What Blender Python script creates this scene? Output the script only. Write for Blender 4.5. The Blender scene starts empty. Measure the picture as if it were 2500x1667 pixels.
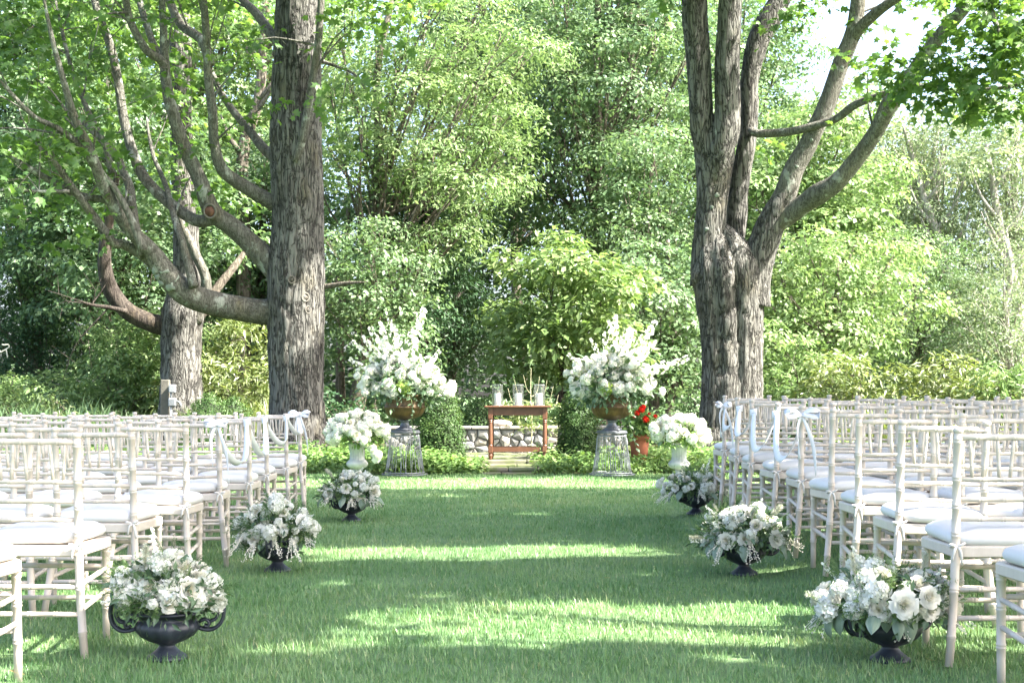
import bpy, math, random
import numpy as np
from mathutils import Vector, Matrix

S = bpy.context.scene
COL = S.collection
R = math.radians

# ------------------------------------------------------------------ camera
CAM_Z = 1.071
PITCH = math.atan(131.2 / 3472.0)
cam_d = bpy.data.cameras.new('camera')
cam_d.lens = 50.0
cam_d.sensor_width = 36.0
cam_d.clip_start = 0.05
cam_d.clip_end = 900.0
cam = bpy.data.objects.new('camera', cam_d)
COL.objects.link(cam)
cam.location = (0, 0, CAM_Z)
cam.rotation_euler = (math.pi / 2 + PITCH, 0, 0)
S.camera = cam

# ------------------------------------------------------------------ light
SUN_AZ = R(110.0)      # clockwise from the view direction
SUN_EL = R(47.0)
TO_SUN = np.array([math.cos(SUN_EL) * math.sin(SUN_AZ), math.cos(SUN_EL) * math.cos(SUN_AZ), math.sin(SUN_EL)])
world = bpy.data.worlds.new('World')
S.world = world
world.use_nodes = True
wn = world.node_tree
wn.nodes.clear()
w_out = wn.nodes.new('ShaderNodeOutputWorld')
w_bg = wn.nodes.new('ShaderNodeBackground')
w_sky = wn.nodes.new('ShaderNodeTexSky')
w_sky.sky_type = 'NISHITA'
w_sky.sun_disc = False
w_sky.sun_elevation = SUN_EL
w_sky.sun_rotation = SUN_AZ
w_sky.dust_density = 5.0
w_sky.air_density = 0.8
w_bg.inputs['Strength'].default_value = 0.15
wn.links.new(w_sky.outputs[0], w_bg.inputs[0])
wn.links.new(w_bg.outputs[0], w_out.inputs[0])

sun_d = bpy.data.lights.new('sun', 'SUN')
sun_d.energy = 5.0
sun_d.angle = R(0.53)
sun_d.color = (1.0, 0.95, 0.86)
sun = bpy.data.objects.new('sun', sun_d)
COL.objects.link(sun)
sun.rotation_euler = Vector(tuple(TO_SUN)).to_track_quat('Z', 'Y').to_euler()
sun.location = (10, -5, 20)

S.view_settings.view_transform = 'Standard'
S.view_settings.look = 'None'
S.view_settings.gamma = 1.0
S.view_settings.use_curve_mapping = False
S.view_settings.exposure = 2.64

S.render.engine = 'CYCLES'
S.cycles.use_denoising = True
S.cycles.max_bounces = 7
S.cycles.diffuse_bounces = 4
S.cycles.glossy_bounces = 2
S.cycles.transmission_bounces = 6
S.cycles.transparent_max_bounces = 16
S.cycles.caustics_reflective = False
S.cycles.caustics_refractive = False

# ------------------------------------------------------------------ helpers
rng = np.random.default_rng(7)
random.seed(7)
FS = 3472.0


def PD(xD, yD, depth):
    """world point at distance depth (along +Y) seen at a position of the photograph measured on a 2352 px wide copy"""
    k = 2500.0 / 2352.0
    u = (xD * k - 1250.0) / FS
    v = (833.5 - yD * k) / FS
    c, s = math.cos(PITCH), math.sin(PITCH)
    dy = c - v * s
    dz = s + v * c
    t = depth / dy
    return np.array([u * t, depth, CAM_Z + dz * t])


def PS(xS, yS, depth):
    return PD(xS * 2352 / 2500.0, yS * 2352 / 2500.0, depth)


def smooth01(a, b, x):
    t = np.clip((np.asarray(x, float) - a) / (b - a), 0, 1)
    return t * t * (3 - 2 * t)


def gz(x, y):
    """height of the lawn: flat, with a low rise under the seats to the right of the aisle"""
    r = smooth01(1.45, 2.0, x) * np.clip((np.asarray(y, float) - 4.4) * 0.02, 0, 0.155) * (1 - smooth01(13.5, 17.0, y))
    return r


_grids = {}


def vnoise(u, v, seed=0, n=64):
    """smooth periodic value noise, -1..1"""
    if seed not in _grids:
        _grids[seed] = np.random.default_rng(1000 + seed).uniform(-1, 1, (n, n))
    g = _grids[seed]
    u = np.asarray(u, float)
    v = np.asarray(v, float)
    iu = np.floor(u).astype(int)
    iv = np.floor(v).astype(int)
    fu = u - iu
    fv = v - iv
    fu = fu * fu * (3 - 2 * fu)
    fv = fv * fv * (3 - 2 * fv)
    a = g[iu % n, iv % n]
    b = g[(iu + 1) % n, iv % n]
    c = g[iu % n, (iv + 1) % n]
    d = g[(iu + 1) % n, (iv + 1) % n]
    return (a * (1 - fu) + b * fu) * (1 - fv) + (c * (1 - fu) + d * fu) * fv


def norm(a):
    a = np.asarray(a, float)
    return a / np.maximum(np.linalg.norm(a, axis=-1, keepdims=True), 1e-9)


def mesh_from(name, V, FL, smooth=False, rnd=None):
    me = bpy.data.meshes.new(name)
    V = np.ascontiguousarray(np.asarray(V, np.float32))
    FL = [np.asarray(f, np.int32) for f in FL if len(f)]
    me.vertices.add(len(V))
    me.vertices.foreach_set('co', V.ravel())
    loops = np.concatenate([f.ravel() for f in FL])
    sizes = np.concatenate([np.full(len(f), f.shape[1], np.int32) for f in FL])
    starts = np.concatenate([[0], np.cumsum(sizes)[:-1]]).astype(np.int32)
    me.loops.add(len(loops))
    me.loops.foreach_set('vertex_index', loops)
    me.polygons.add(len(sizes))
    me.polygons.foreach_set('loop_start', starts)
    me.polygons.foreach_set('use_smooth', np.full(len(sizes), smooth, bool))
    if rnd is not None:
        at = me.attributes.new('rnd', 'FLOAT', 'FACE')
        at.data.foreach_set('value', np.asarray(rnd, np.float32))
    me.update(calc_edges=True)
    return me


class MB:
    """collects pieces into one mesh"""

    def __init__(s):
        s.V, s.F, s.n, s.r = [], {}, 0, {}

    def add(s, V, FL, rnd=None):
        V = np.asarray(V, float).reshape(-1, 3)
        for f in FL:
            f = np.asarray(f, int)
            if not len(f):
                continue
            k = f.shape[1]
            s.F.setdefault(k, []).append(f + s.n)
            rr = np.zeros(len(f)) if rnd is None else (np.full(len(f), rnd) if np.isscalar(rnd) else np.asarray(rnd))
            s.r.setdefault(k, []).append(rr)
        s.V.append(V)
        s.n += len(V)
        return s

    def mesh(s, name, smooth=False):
        ks = sorted(s.F)
        return mesh_from(name, np.concatenate(s.V), [np.concatenate(s.F[k]) for k in ks], smooth,
                         np.concatenate([np.concatenate(s.r[k]) for k in ks]))

    def build(s, name, mat, parent=None, smooth=False):
        me = s.mesh(name, smooth)
        if mat:
            me.materials.append(mat)
        return link(name, me, parent)


def link(name, me, parent=None):
    o = bpy.data.objects.new(name, me)
    COL.objects.link(o)
    if parent is not None:
        o.parent = parent
    return o


def tag(o, label=None, cat=None, group=None, kind=None):
    if label:
        o['label'] = label
    if cat:
        o['category'] = cat
    if group:
        o['group'] = group
    if kind:
        o['kind'] = kind
    return o


def thing(name, label, cat, loc=(0, 0, 0), rz=0.0, group=None):
    o = bpy.data.objects.new(name, None)
    o.empty_display_size = 0.1
    COL.objects.link(o)
    o.location = tuple(float(v) for v in loc)
    o.rotation_euler = (0, 0, rz)
    return tag(o, label, cat, group)


def copy_tree(o, parent=None):
    c = o.copy()
    COL.objects.link(c)
    if parent is not None:
        c.parent = parent
    for ch in list(o.children):
        copy_tree(ch, c)
    return c


def frames(P):
    P = np.asarray(P, float)
    T = np.zeros_like(P)
    T[1:-1] = P[2:] - P[:-2]
    T[0] = P[1] - P[0]
    T[-1] = P[-1] - P[-2]
    T = norm(T)
    ref = np.array([0.0, 1.0, 0.0]) if abs(T[0][1]) < 0.9 else np.array([1.0, 0, 0])
    U = np.zeros_like(P)
    U[0] = norm(np.cross(ref, T[0]))
    for i in range(1, len(P)):
        u = U[i - 1] - T[i] * np.dot(U[i - 1], T[i])
        U[i] = norm(u)
    W = np.cross(T, U)
    return T, U, W


def resample(P, r, step):
    """smooth a polyline (Catmull-Rom) and resample it"""
    P = np.asarray(P, float)
    r = np.asarray(r, float)
    Q = np.vstack([2 * P[0] - P[1], P, 2 * P[-1] - P[-2]])
    out, ro = [], []
    for i in range(len(P) - 1):
        p0, p1, p2, p3 = Q[i], Q[i + 1], Q[i + 2], Q[i + 3]
        n = max(2, int(np.linalg.norm(p2 - p1) / step))
        for t in np.arange(n) / n:
            out.append(0.5 * ((2 * p1) + (-p0 + p2) * t + (2 * p0 - 5 * p1 + 4 * p2 - p3) * t * t + (-p0 + 3 * p1 - 3 * p2 + p3) * t ** 3))
            ro.append(r[i] * (1 - t) + r[i + 1] * t)
    out.append(P[-1])
    ro.append(r[-1])
    return np.array(out), np.array(ro)


def tube(P, r, seg=8, cap=True, disp=None):
    P = np.asarray(P, float)
    n = len(P)
    r = np.full(n, r, float) if np.isscalar(r) else np.asarray(r, float)
    T, U, W = frames(P)
    a = np.linspace(0, 2 * math.pi, seg, endpoint=False)
    rr = np.repeat(r[:, None], seg, 1)
    if disp is not None:
        L = np.concatenate([[0], np.cumsum(np.linalg.norm(np.diff(P, axis=0), axis=1))])
        rr = rr * (1 + disp(np.repeat(a[None], n, 0), np.repeat(L[:, None], seg, 1)))
    V = P[:, None] + rr[..., None] * (np.cos(a)[None, :, None] * U[:, None] + np.sin(a)[None, :, None] * W[:, None])
    V = V.reshape(-1, 3)
    i = np.arange(n - 1)[:, None] * seg
    j = np.arange(seg)[None]
    jn = (j + 1) % seg
    F = np.stack([i + j, i + jn, i + seg + jn, i + seg + j], -1).reshape(-1, 4)
    FL = [F]
    if cap:
        V = np.vstack([V, P[:1], P[-1:]])
        b = n * seg
        jj = np.arange(seg)
        t1 = np.stack([np.full(seg, b), (jj + 1) % seg, jj], 1)
        t2 = np.stack([np.full(seg, b + 1), (n - 1) * seg + jj, (n - 1) * seg + (jj + 1) % seg], 1)
        FL.append(np.vstack([t1, t2]))
    return V, FL


def box(x0, y0, z0, x1, y1, z1, bev=0.0):
    if bev <= 0:
        V = [(x, y, z) for z in (z0, z1) for y in (y0, y1) for x in (x0, x1)]
        F = [(0, 2, 3, 1), (4, 5, 7, 6), (0, 1, 5, 4), (1, 3, 7, 5), (3, 2, 6, 7), (2, 0, 4, 6)]
        return np.array(V, float), [np.array(F)]
    # chamfered box
    V, idx = [], {}
    for ix, x in enumerate((x0, x1)):
        for iy, y in enumerate((y0, y1)):
            for iz, z in enumerate((z0, z1)):
                sx, sy, sz = (1 - 2 * ix) * bev, (1 - 2 * iy) * bev, (1 - 2 * iz) * bev
                for k, p in enumerate(((x, y + sy, z + sz), (x + sx, y, z + sz), (x + sx, y + sy, z))):
                    idx[ix, iy, iz, k] = len(V)
                    V.append(p)
    Q, T3 = [], []
    for ix in (0, 1):
        q = [idx[ix, 0, 0, 0], idx[ix, 1, 0, 0], idx[ix, 1, 1, 0], idx[ix, 0, 1, 0]]
        Q.append(q if ix else q[::-1])
        q = [idx[0, ix, 0, 1], idx[1, ix, 0, 1], idx[1, ix, 1, 1], idx[0, ix, 1, 1]]
        Q.append(q[::-1] if ix else q)
        q = [idx[0, 0, ix, 2], idx[1, 0, ix, 2], idx[1, 1, ix, 2], idx[0, 1, ix, 2]]
        Q.append(q if ix else q[::-1])
    for a in (0, 1):
        for b in (0, 1):
            Q.append([idx[a, b, 0, 0], idx[a, b, 1, 0], idx[a, b, 1, 1], idx[a, b, 0, 1]])
            Q.append([idx[a, 0, b, 0], idx[a, 1, b, 0], idx[a, 1, b, 2], idx[a, 0, b, 2]])
            Q.append([idx[0, a, b, 1], idx[1, a, b, 1], idx[1, a, b, 2], idx[0, a, b, 2]])
            for c in (0, 1):
                T3.append([idx[a, b, c, 0], idx[a, b, c, 1], idx[a, b, c, 2]])
    return np.array(V, float), [np.array(Q), np.array(T3)]


def lathe(prof, seg=24, flute=None):
    """prof: (radius, z) from bottom to top; flute(i, angles) -> factor"""
    prof = np.asarray(prof, float)
    a = np.linspace(0, 2 * math.pi, seg, endpoint=False)
    n = len(prof)
    V = np.zeros((n, seg, 3))
    for i, (r, z) in enumerate(prof):
        f = r * (flute(i, a) if flute else 1.0)
        V[i, :, 0] = f * np.cos(a)
        V[i, :, 1] = f * np.sin(a)
        V[i, :, 2] = z
    i = np.arange(n - 1)[:, None] * seg
    j = np.arange(seg)[None]
    jn = (j + 1) % seg
    F = np.stack([i + j, i + jn, i + seg + jn, i + seg + j], -1).reshape(-1, 4)
    return V.reshape(-1, 3), [F]


def xf(V, M=None, loc=(0, 0, 0)):
    V = np.asarray(V, float)
    if M is not None:
        V = V @ np.asarray(M, float).T
    return V + np.asarray(loc, float)


def rotz(a):
    c, s = math.cos(a), math.sin(a)
    return np.array([[c, -s, 0], [s, c, 0], [0, 0, 1.0]])


def rotx(a):
    c, s = math.cos(a), math.sin(a)
    return np.array([[1.0, 0, 0], [0, c, -s], [0, s, c]])


# ------------------------------------------------------------------ materials
class NT:
    def __init__(s, name):
        s.m = bpy.data.materials.new(name)
        s.m.use_nodes = True
        s.t = s.m.node_tree
        s.t.nodes.clear()
        s.out = s.t.nodes.new('ShaderNodeOutputMaterial')

    def n(s, kind, **kw):
        nd = s.t.nodes.new(kind)
        for k, v in kw.items():
            if k.startswith('i_'):
                nd.inputs[k[2:].replace('_', ' ')].default_value = v
            elif k.startswith('n_'):
                nd.inputs[int(k[2:])].default_value = v
            else:
                setattr(nd, k, v)
        return nd

    def l(s, a, b):
        s.t.links.new(a, b)

    def ramp(s, fac, stops):
        r = s.n('ShaderNodeValToRGB')
        e = r.color_ramp.elements
        while len(e) < len(stops):
            e.new(0.5)
        for k, (p, c) in enumerate(stops):
            e[k].position = p
            e[k].color = (*c, 1.0)
        s.l(fac, r.inputs[0])
        return r.outputs[0]

    def coord(s, kind='Object', scale=(1, 1, 1)):
        tc = s.n('ShaderNodeTexCoord')
        mp = s.n('ShaderNodeMapping')
        mp.inputs['Scale'].default_value = scale
        s.l(tc.outputs[kind], mp.inputs[0])
        return mp.outputs[0]

    def noise(s, vec, scale, detail=4.0, rough=0.55, dist=0.0):
        nd = s.n('ShaderNodeTexNoise')
        nd.inputs['Scale'].default_value = scale
        nd.inputs['Detail'].default_value = detail
        nd.inputs['Roughness'].default_value = rough
        nd.inputs['Distortion'].default_value = dist
        if vec is not None:
            s.l(vec, nd.inputs['Vector'])
        return nd.outputs[0]

    def mix(s, fac, a, b, mode='MIX'):
        nd = s.n('ShaderNodeMix', data_type='RGBA', blend_type=mode)
        for sock, val in ((0, fac), (6, a), (7, b)):
            if isinstance(val, (float, int)):
                nd.inputs[sock].default_value = val
            elif isinstance(val, tuple):
                nd.inputs[sock].default_value = (*val, 1.0)
            else:
                s.l(val, nd.inputs[sock])
        return nd.outputs[2]

    def bump(s, h, strength=0.4, dist=0.01, prev=None):
        b = s.n('ShaderNodeBump')
        b.inputs['Strength'].default_value = strength
        b.inputs['Distance'].default_value = dist
        s.l(h, b.inputs['Height'])
        if prev is not None:
            s.l(prev, b.inputs['Normal'])
        return b.outputs[0]

    def pbsdf(s, col, rough=0.6, normal=None, metal=0.0, spec=0.5, trans=0.0):
        p = s.n('ShaderNodeBsdfPrincipled')
        if isinstance(col, tuple):
            p.inputs['Base Color'].default_value = (*col, 1)
        else:
            s.l(col, p.inputs['Base Color'])
        if isinstance(rough, float):
            p.inputs['Roughness'].default_value = rough
        else:
            s.l(rough, p.inputs['Roughness'])
        p.inputs['Metallic'].default_value = metal
        p.inputs['Specular IOR Level'].default_value = spec
        p.inputs['Transmission Weight'].default_value = trans
        if normal is not None:
            s.l(normal, p.inputs['Normal'])
        s.l(p.outputs[0], s.out.inputs[0])
        return p


def leaf_mat(name, stops, trans=0.4, gloss=0.06, tint=(1.15, 1.1, 0.6), patch=0.6):
    """thin leaf: diffuse + light coming through + a little sheen, colour varies leaf by leaf and clump by clump"""
    t = NT(name)
    at = t.n('ShaderNodeAttribute', attribute_name='rnd')
    nz = t.noise(t.coord('Object'), patch, 2.0)
    mx = t.n('ShaderNodeMath', operation='MULTIPLY_ADD')
    t.l(nz, mx.inputs[0])
    mx.inputs[1].default_value = 0.7
    ad = t.n('ShaderNodeMath', operation='MULTIPLY_ADD')
    t.l(at.outputs['Fac'], ad.inputs[0])
    ad.inputs[1].default_value = 0.65
    ad.inputs[2].default_value = -0.17
    t.l(ad.outputs[0], mx.inputs[2])
    col = t.ramp(mx.outputs[0], stops)
    d = t.n('ShaderNodeBsdfDiffuse')
    t.l(col, d.inputs[0])
    tr = t.n('ShaderNodeBsdfTranslucent')
    t.l(t.mix(1.0, col, tint, 'MULTIPLY'), tr.inputs[0])
    m1 = t.n('ShaderNodeMixShader')
    m1.inputs[0].default_value = trans
    t.l(d.outputs[0], m1.inputs[1])
    t.l(tr.outputs[0], m1.inputs[2])
    g = t.n('ShaderNodeBsdfGlossy')
    g.inputs['Roughness'].default_value = 0.45
    m2 = t.n('ShaderNodeMixShader')
    m2.inputs[0].default_value = gloss
    t.l(m1.outputs[0], m2.inputs[1])
    t.l(g.outputs[0], m2.inputs[2])
    t.l(m2.outputs[0], t.out.inputs[0])
    return t.m


def plain(name, col, rough=0.6, var=0.15, scale=8.0, bumpv=0.0, metal=0.0, spec=0.5):
    t = NT(name)
    c = t.coord('Object')
    nz = t.noise(c, scale, 5.0)
    a = tuple(max(0, v * (1 - var)) for v in col)
    b = tuple(min(1, v * (1 + var)) for v in col)
    colr = t.ramp(nz, [(0.3, a), (0.7, b)])
    nrm = t.bump(t.noise(c, scale * 6, 4.0), bumpv, 0.004) if bumpv else None
    t.pbsdf(colr, rough, nrm, metal, spec)
    return t.m


def bark_mat(name, dark, mid, light, lichen, scale=1.0, lich=0.62, bump=1.0):
    t = NT(name)
    c = t.coord('Object', (scale, scale, scale * 0.13))
    rid = t.noise(c, 11.0, 3.0, 0.55, 0.9)
    sub = t.n('ShaderNodeMath', operation='SUBTRACT')
    t.l(rid, sub.inputs[0])
    sub.inputs[1].default_value = 0.5
    ab = t.n('ShaderNodeMath', operation='ABSOLUTE')
    t.l(sub.outputs[0], ab.inputs[0])
    fine = t.noise(t.coord('Object', (scale, scale, scale * 0.3)), 30.0, 6.0, 0.7)
    plate = t.ramp(ab.outputs[0], [(0.0, (0, 0, 0)), (0.05, (0.75, 0.75, 0.75)), (0.12, (1, 1, 1))])
    big = t.noise(t.coord('Object', (1, 1, 0.6)), 1.3, 3.0)
    base = t.mix(fine, mid, light)
    base = t.mix(t.ramp(big, [(0.4, (0, 0, 0)), (0.65, (0.7, 0.7, 0.7))]), base, mid)
    brk = t.noise(t.coord('Object', (scale, scale, scale * 0.9)), 7.0, 4.0, 0.6, 0.5)
    base = t.mix(t.ramp(brk, [(0.36, (0.8, 0.8, 0.8)), (0.46, (0, 0, 0))]), base, dark)
    moss = t.noise(t.coord('Object', (1, 1, 0.5)), 2.3, 4.0, 0.6)
    base = t.mix(t.ramp(moss, [(0.54, (0, 0, 0)), (0.7, (0.55, 0.55, 0.55))]), base, (mid[0] * 1.15, mid[1] * 1.02, mid[2] * 0.66))
    col = t.mix(plate, dark, base)
    ln = t.noise(t.coord('Object', (1, 1, 0.8)), 5.0, 5.0, 0.62)
    lm = t.ramp(ln, [(lich, (0, 0, 0)), (lich + 0.07, (1, 1, 1))])
    col = t.mix(lm, col, lichen)
    hs = t.n('ShaderNodeMath', operation='MULTIPLY_ADD')
    t.l(fine, hs.inputs[0])
    hs.inputs[1].default_value = 0.5
    t.l(plate, hs.inputs[2])
    t.pbsdf(col, 0.9, t.bump(hs.outputs[0], 0.8 * bump, 0.03), spec=0.2)
    return t.m


M = {}
M['bark_old'] = bark_mat('bark_old', (0.024, 0.023, 0.021), (0.100, 0.097, 0.088), (0.215, 0.210, 0.192), (0.26, 0.27, 0.235), 1.35, 0.68, 1.2)
M['bark_limb'] = bark_mat('bark_limb', (0.058, 0.056, 0.046), (0.118, 0.115, 0.098), (0.205, 0.20, 0.175), (0.27, 0.285, 0.25), 2.2, 0.57, 0.7)
M['bark_far'] = bark_mat('bark_far', (0.06, 0.05, 0.04), (0.13, 0.115, 0.09), (0.22, 0.20, 0.165), (0.30, 0.31, 0.27), 1.2, 0.68, 0.6)
M['bark_pale'] = bark_mat('bark_pale', (0.22, 0.20, 0.18), (0.36, 0.34, 0.31), (0.5, 0.48, 0.44), (0.5, 0.5, 0.46), 1.2, 0.66, 0.4)
M['bark_dark'] = bark_mat('bark_dark', (0.025, 0.02, 0.018), (0.06, 0.05, 0.042), (0.11, 0.095, 0.08), (0.14, 0.15, 0.12), 1.2, 0.72, 0.6)

M['leaf_maple'] = leaf_mat('leaf_maple', [(0.1, (0.05, 0.110, 0.030)), (0.5, (0.09, 0.175, 0.045)), (0.9, (0.175, 0.275, 0.085))], 0.52, 0.03, (1.25, 1.2, 0.65))
M['leaf_deep'] = leaf_mat('leaf_deep', [(0.1, (0.045, 0.095, 0.040)), (0.5, (0.085, 0.155, 0.070)), (0.9, (0.18, 0.26, 0.13))], 0.4, 0.03, (1.08, 1.1, 0.75), patch=0.7)
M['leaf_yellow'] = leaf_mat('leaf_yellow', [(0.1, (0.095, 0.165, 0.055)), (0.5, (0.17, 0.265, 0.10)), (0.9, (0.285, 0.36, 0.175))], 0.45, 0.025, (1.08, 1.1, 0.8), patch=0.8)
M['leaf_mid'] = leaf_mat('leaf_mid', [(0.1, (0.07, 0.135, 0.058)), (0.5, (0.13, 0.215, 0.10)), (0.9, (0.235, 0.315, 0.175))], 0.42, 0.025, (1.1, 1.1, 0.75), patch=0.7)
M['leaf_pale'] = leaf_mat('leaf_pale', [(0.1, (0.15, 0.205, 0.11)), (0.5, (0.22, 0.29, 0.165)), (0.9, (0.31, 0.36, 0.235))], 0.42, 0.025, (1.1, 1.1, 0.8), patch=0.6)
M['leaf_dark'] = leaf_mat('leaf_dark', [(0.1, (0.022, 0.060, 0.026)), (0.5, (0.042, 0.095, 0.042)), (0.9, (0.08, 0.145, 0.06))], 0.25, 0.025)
M['leaf_dogwood'] = leaf_mat('leaf_dogwood', [(0.1, (0.08, 0.14, 0.04)), (0.5, (0.15, 0.235, 0.075)), (0.9, (0.27, 0.34, 0.15))], 0.42, 0.03, (1.08, 1.1, 0.75), patch=1.2)
M['leaf_box'] = leaf_mat('leaf_box', [(0.1, (0.028, 0.066, 0.018)), (0.5, (0.050, 0.102, 0.028)), (0.9, (0.10, 0.16, 0.045))], 0.25, 0.02, patch=3.0)
M['leaf_cover'] = leaf_mat('leaf_cover', [(0.1, (0.08, 0.16, 0.045)), (0.5, (0.14, 0.245, 0.07)), (0.9, (0.24, 0.33, 0.12))], 0.35, 0.025, patch=1.5)
M['reed'] = leaf_mat('reed', [(0.1, (0.10, 0.15, 0.045)), (0.5, (0.18, 0.24, 0.08)), (0.9, (0.27, 0.31, 0.14))], 0.4, 0.06, patch=0.6)
M['grass'] = leaf_mat('grass', [(0.1, (0.075, 0.180, 0.058)), (0.45, (0.135, 0.262, 0.092)), (0.75, (0.22, 0.33, 0.13)), (0.95, (0.36, 0.39, 0.20))], 0.3, 0.045, (1.15, 1.08, 0.75), patch=0.9)

# ------------------------------------------------------------------ ground
def make_ground():
    t = NT('lawn_soil')
    c = t.coord('Object')
    n1 = t.noise(c, 0.9, 4.0)
    n2 = t.noise(c, 60.0, 4.0, 0.7)
    col = t.mix(n2, t.ramp(n1, [(0.3, (0.085, 0.155, 0.065)), (0.7, (0.13, 0.205, 0.09))]), (0.15, 0.225, 0.105))
    t.pbsdf(col, 0.95, t.bump(n2, 0.7, 0.02), spec=0.1)
    xs = np.concatenate([[-450, -150, -60, -30, -18, -12], np.linspace(-8, 8, 81), [12, 18, 30, 60, 150, 450]])
    ys = np.concatenate([[-450, -100, -30, -8, 0], np.linspace(3, 19, 81), [22, 26, 32, 40, 60, 120, 300, 600]])
    X, Y = np.meshgrid(xs, ys, indexing='ij')
    V = np.stack([X, Y, gz(X, Y)], -1).reshape(-1, 3)
    nx, ny = len(xs), len(ys)
    i = np.arange(nx - 1)[:, None] * ny
    j = np.arange(ny - 1)[None]
    F = np.stack([i + j, i + ny + j, i + ny + j + 1, i + j + 1], -1).reshape(-1, 4)
    me = mesh_from('lawn', V, [F], True)
    me.materials.append(t.m)
    tag(link('lawn', me), 'mown green lawn with an open aisle between the two blocks of chairs', kind='structure')

    # planting bed and woodland floor beyond the lawn
    t = NT('bed_mulch')
    c = t.coord('Object')
    n2 = t.noise(c, 30.0, 5.0, 0.7)
    col = t.ramp(n2, [(0.3, (0.03, 0.026, 0.016)), (0.5, (0.06, 0.065, 0.03)), (0.72, (0.10, 0.105, 0.05))])
    t.pbsdf(col, 0.95, t.bump(n2, 0.8, 0.03), spec=0.1)
    xs = np.linspace(-40, 40, 161)
    front = 19.25 + 0.25 * np.sin(xs * 1.3) * smooth01(0.8, 2.0, np.abs(xs)) + 0.25 * smooth01(1.0, 4.0, np.abs(xs))
    V = np.concatenate([np.stack([xs, front, np.full_like(xs, 0.006)], 1), np.stack([xs, np.full_like(xs, 70.0), np.full_like(xs, 0.008)], 1)])
    n = len(xs)
    i = np.arange(n - 1)
    F = np.stack([i, i + 1, n + i + 1, n + i], 1)
    me = mesh_from('planting_bed', V, [F])
    me.materials.append(t.m)
    tag(link('planting_bed', me), 'dark mulched bed behind the lawn under the trees', kind='structure')


def make_grass():
    ys, xs = [], []
    edges = np.arange(4.6, 19.4, 0.2)
    for a in edges:
        y = a + 0.1
        w = 0.37 * y + 0.4
        n = int(5600 * (5.0 / y) ** 1.2 * 0.2 * 2 * w)
        ys.append(rng.uniform(a, a + 0.2, n))
        xs.append(rng.uniform(-w, w, n))
    x = np.concatenate(xs)
    y = np.concatenate(ys)
    keep = ~((np.abs(x + 0.02) < 0.35) & (y > 19.1))
    # tufty density
    keep &= vnoise(x * 9 + 31, y * 9, 3) > rng.uniform(-1.5, -0.1, len(x))
    x, y = x[keep], y[keep]
    n = len(x)
    z = gz(x, y)
    h = rng.uniform(0.020, 0.052, n) * (1 + 0.28 * vnoise(x * 2.3, y * 2.3, 4)) * (1 + 0.6 * (rng.random(n) < 0.03))
    w = 0.0016 * (np.maximum(y, 5) / 5.0) ** 0.85 * rng.uniform(0.75, 1.3, n)
    az = rng.uniform(0, 2 * np.pi, n)
    lean = rng.uniform(0.1, 0.95, n)
    dx, dy = np.cos(az), np.sin(az)
    sx, sy = -dy, dx
    # blades show their width to the side as often as not
    near = y < 8.0
    P = np.stack([x, y, z - 0.004], 1)
    D = np.stack([dx, dy, np.zeros(n)], 1)
    Sd = np.stack([sx, sy, np.zeros(n)], 1)
    rn = np.clip(rng.normal(0.5, 0.2, n) + 0.2 * vnoise(x * 1.1, y * 1.1, 5) + 0.16 * vnoise(x * 4.1, y * 4.1, 6) + 0.16 * vnoise(x * 0.33 + 3, y * 0.5, 7), 0, 1)
    rn[rng.random(n) < 0.03] = 1.15

    def pt(k, f):
        return P + D * (h * lean * k ** 1.7)[:, None] + np.stack([np.zeros(n), np.zeros(n), h * k * (1 - 0.25 * lean * k)], 1) + Sd * (w * f)[:, None]
    a, b = pt(0.0, -1), pt(0.0, 1)
    c, d = pt(0.55, -0.8), pt(0.55, 0.8)
    e = pt(1.0, 0)
    Vn = np.stack([a[near], b[near], d[near], c[near], e[near]], 1)
    k = np.arange(len(Vn))[:, None] * 5
    Q = k + np.array([[0, 1, 2, 3]])
    T = k + np.array([[3, 2, 4]])
    Vf = np.stack([a[~near], b[~near], e[~near]], 1)
    T2 = len(Vn) * 5 + np.arange(len(Vf))[:, None] * 3 + np.array([[0, 1, 2]])
    V = np.concatenate([Vn.reshape(-1, 3), Vf.reshape(-1, 3)])
    rr = np.concatenate([rn[near], rn[~near], rn[near]])
    me = mesh_from('grass', V, [np.concatenate([T, T2]), Q], False, np.concatenate([rn[near], rn[~near], rn[near]]))
    me.materials.append(M['grass'])
    tag(link('grass', me), 'short mown grass blades covering the lawn', 'grass', kind='stuff')


make_ground()
make_grass()

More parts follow.
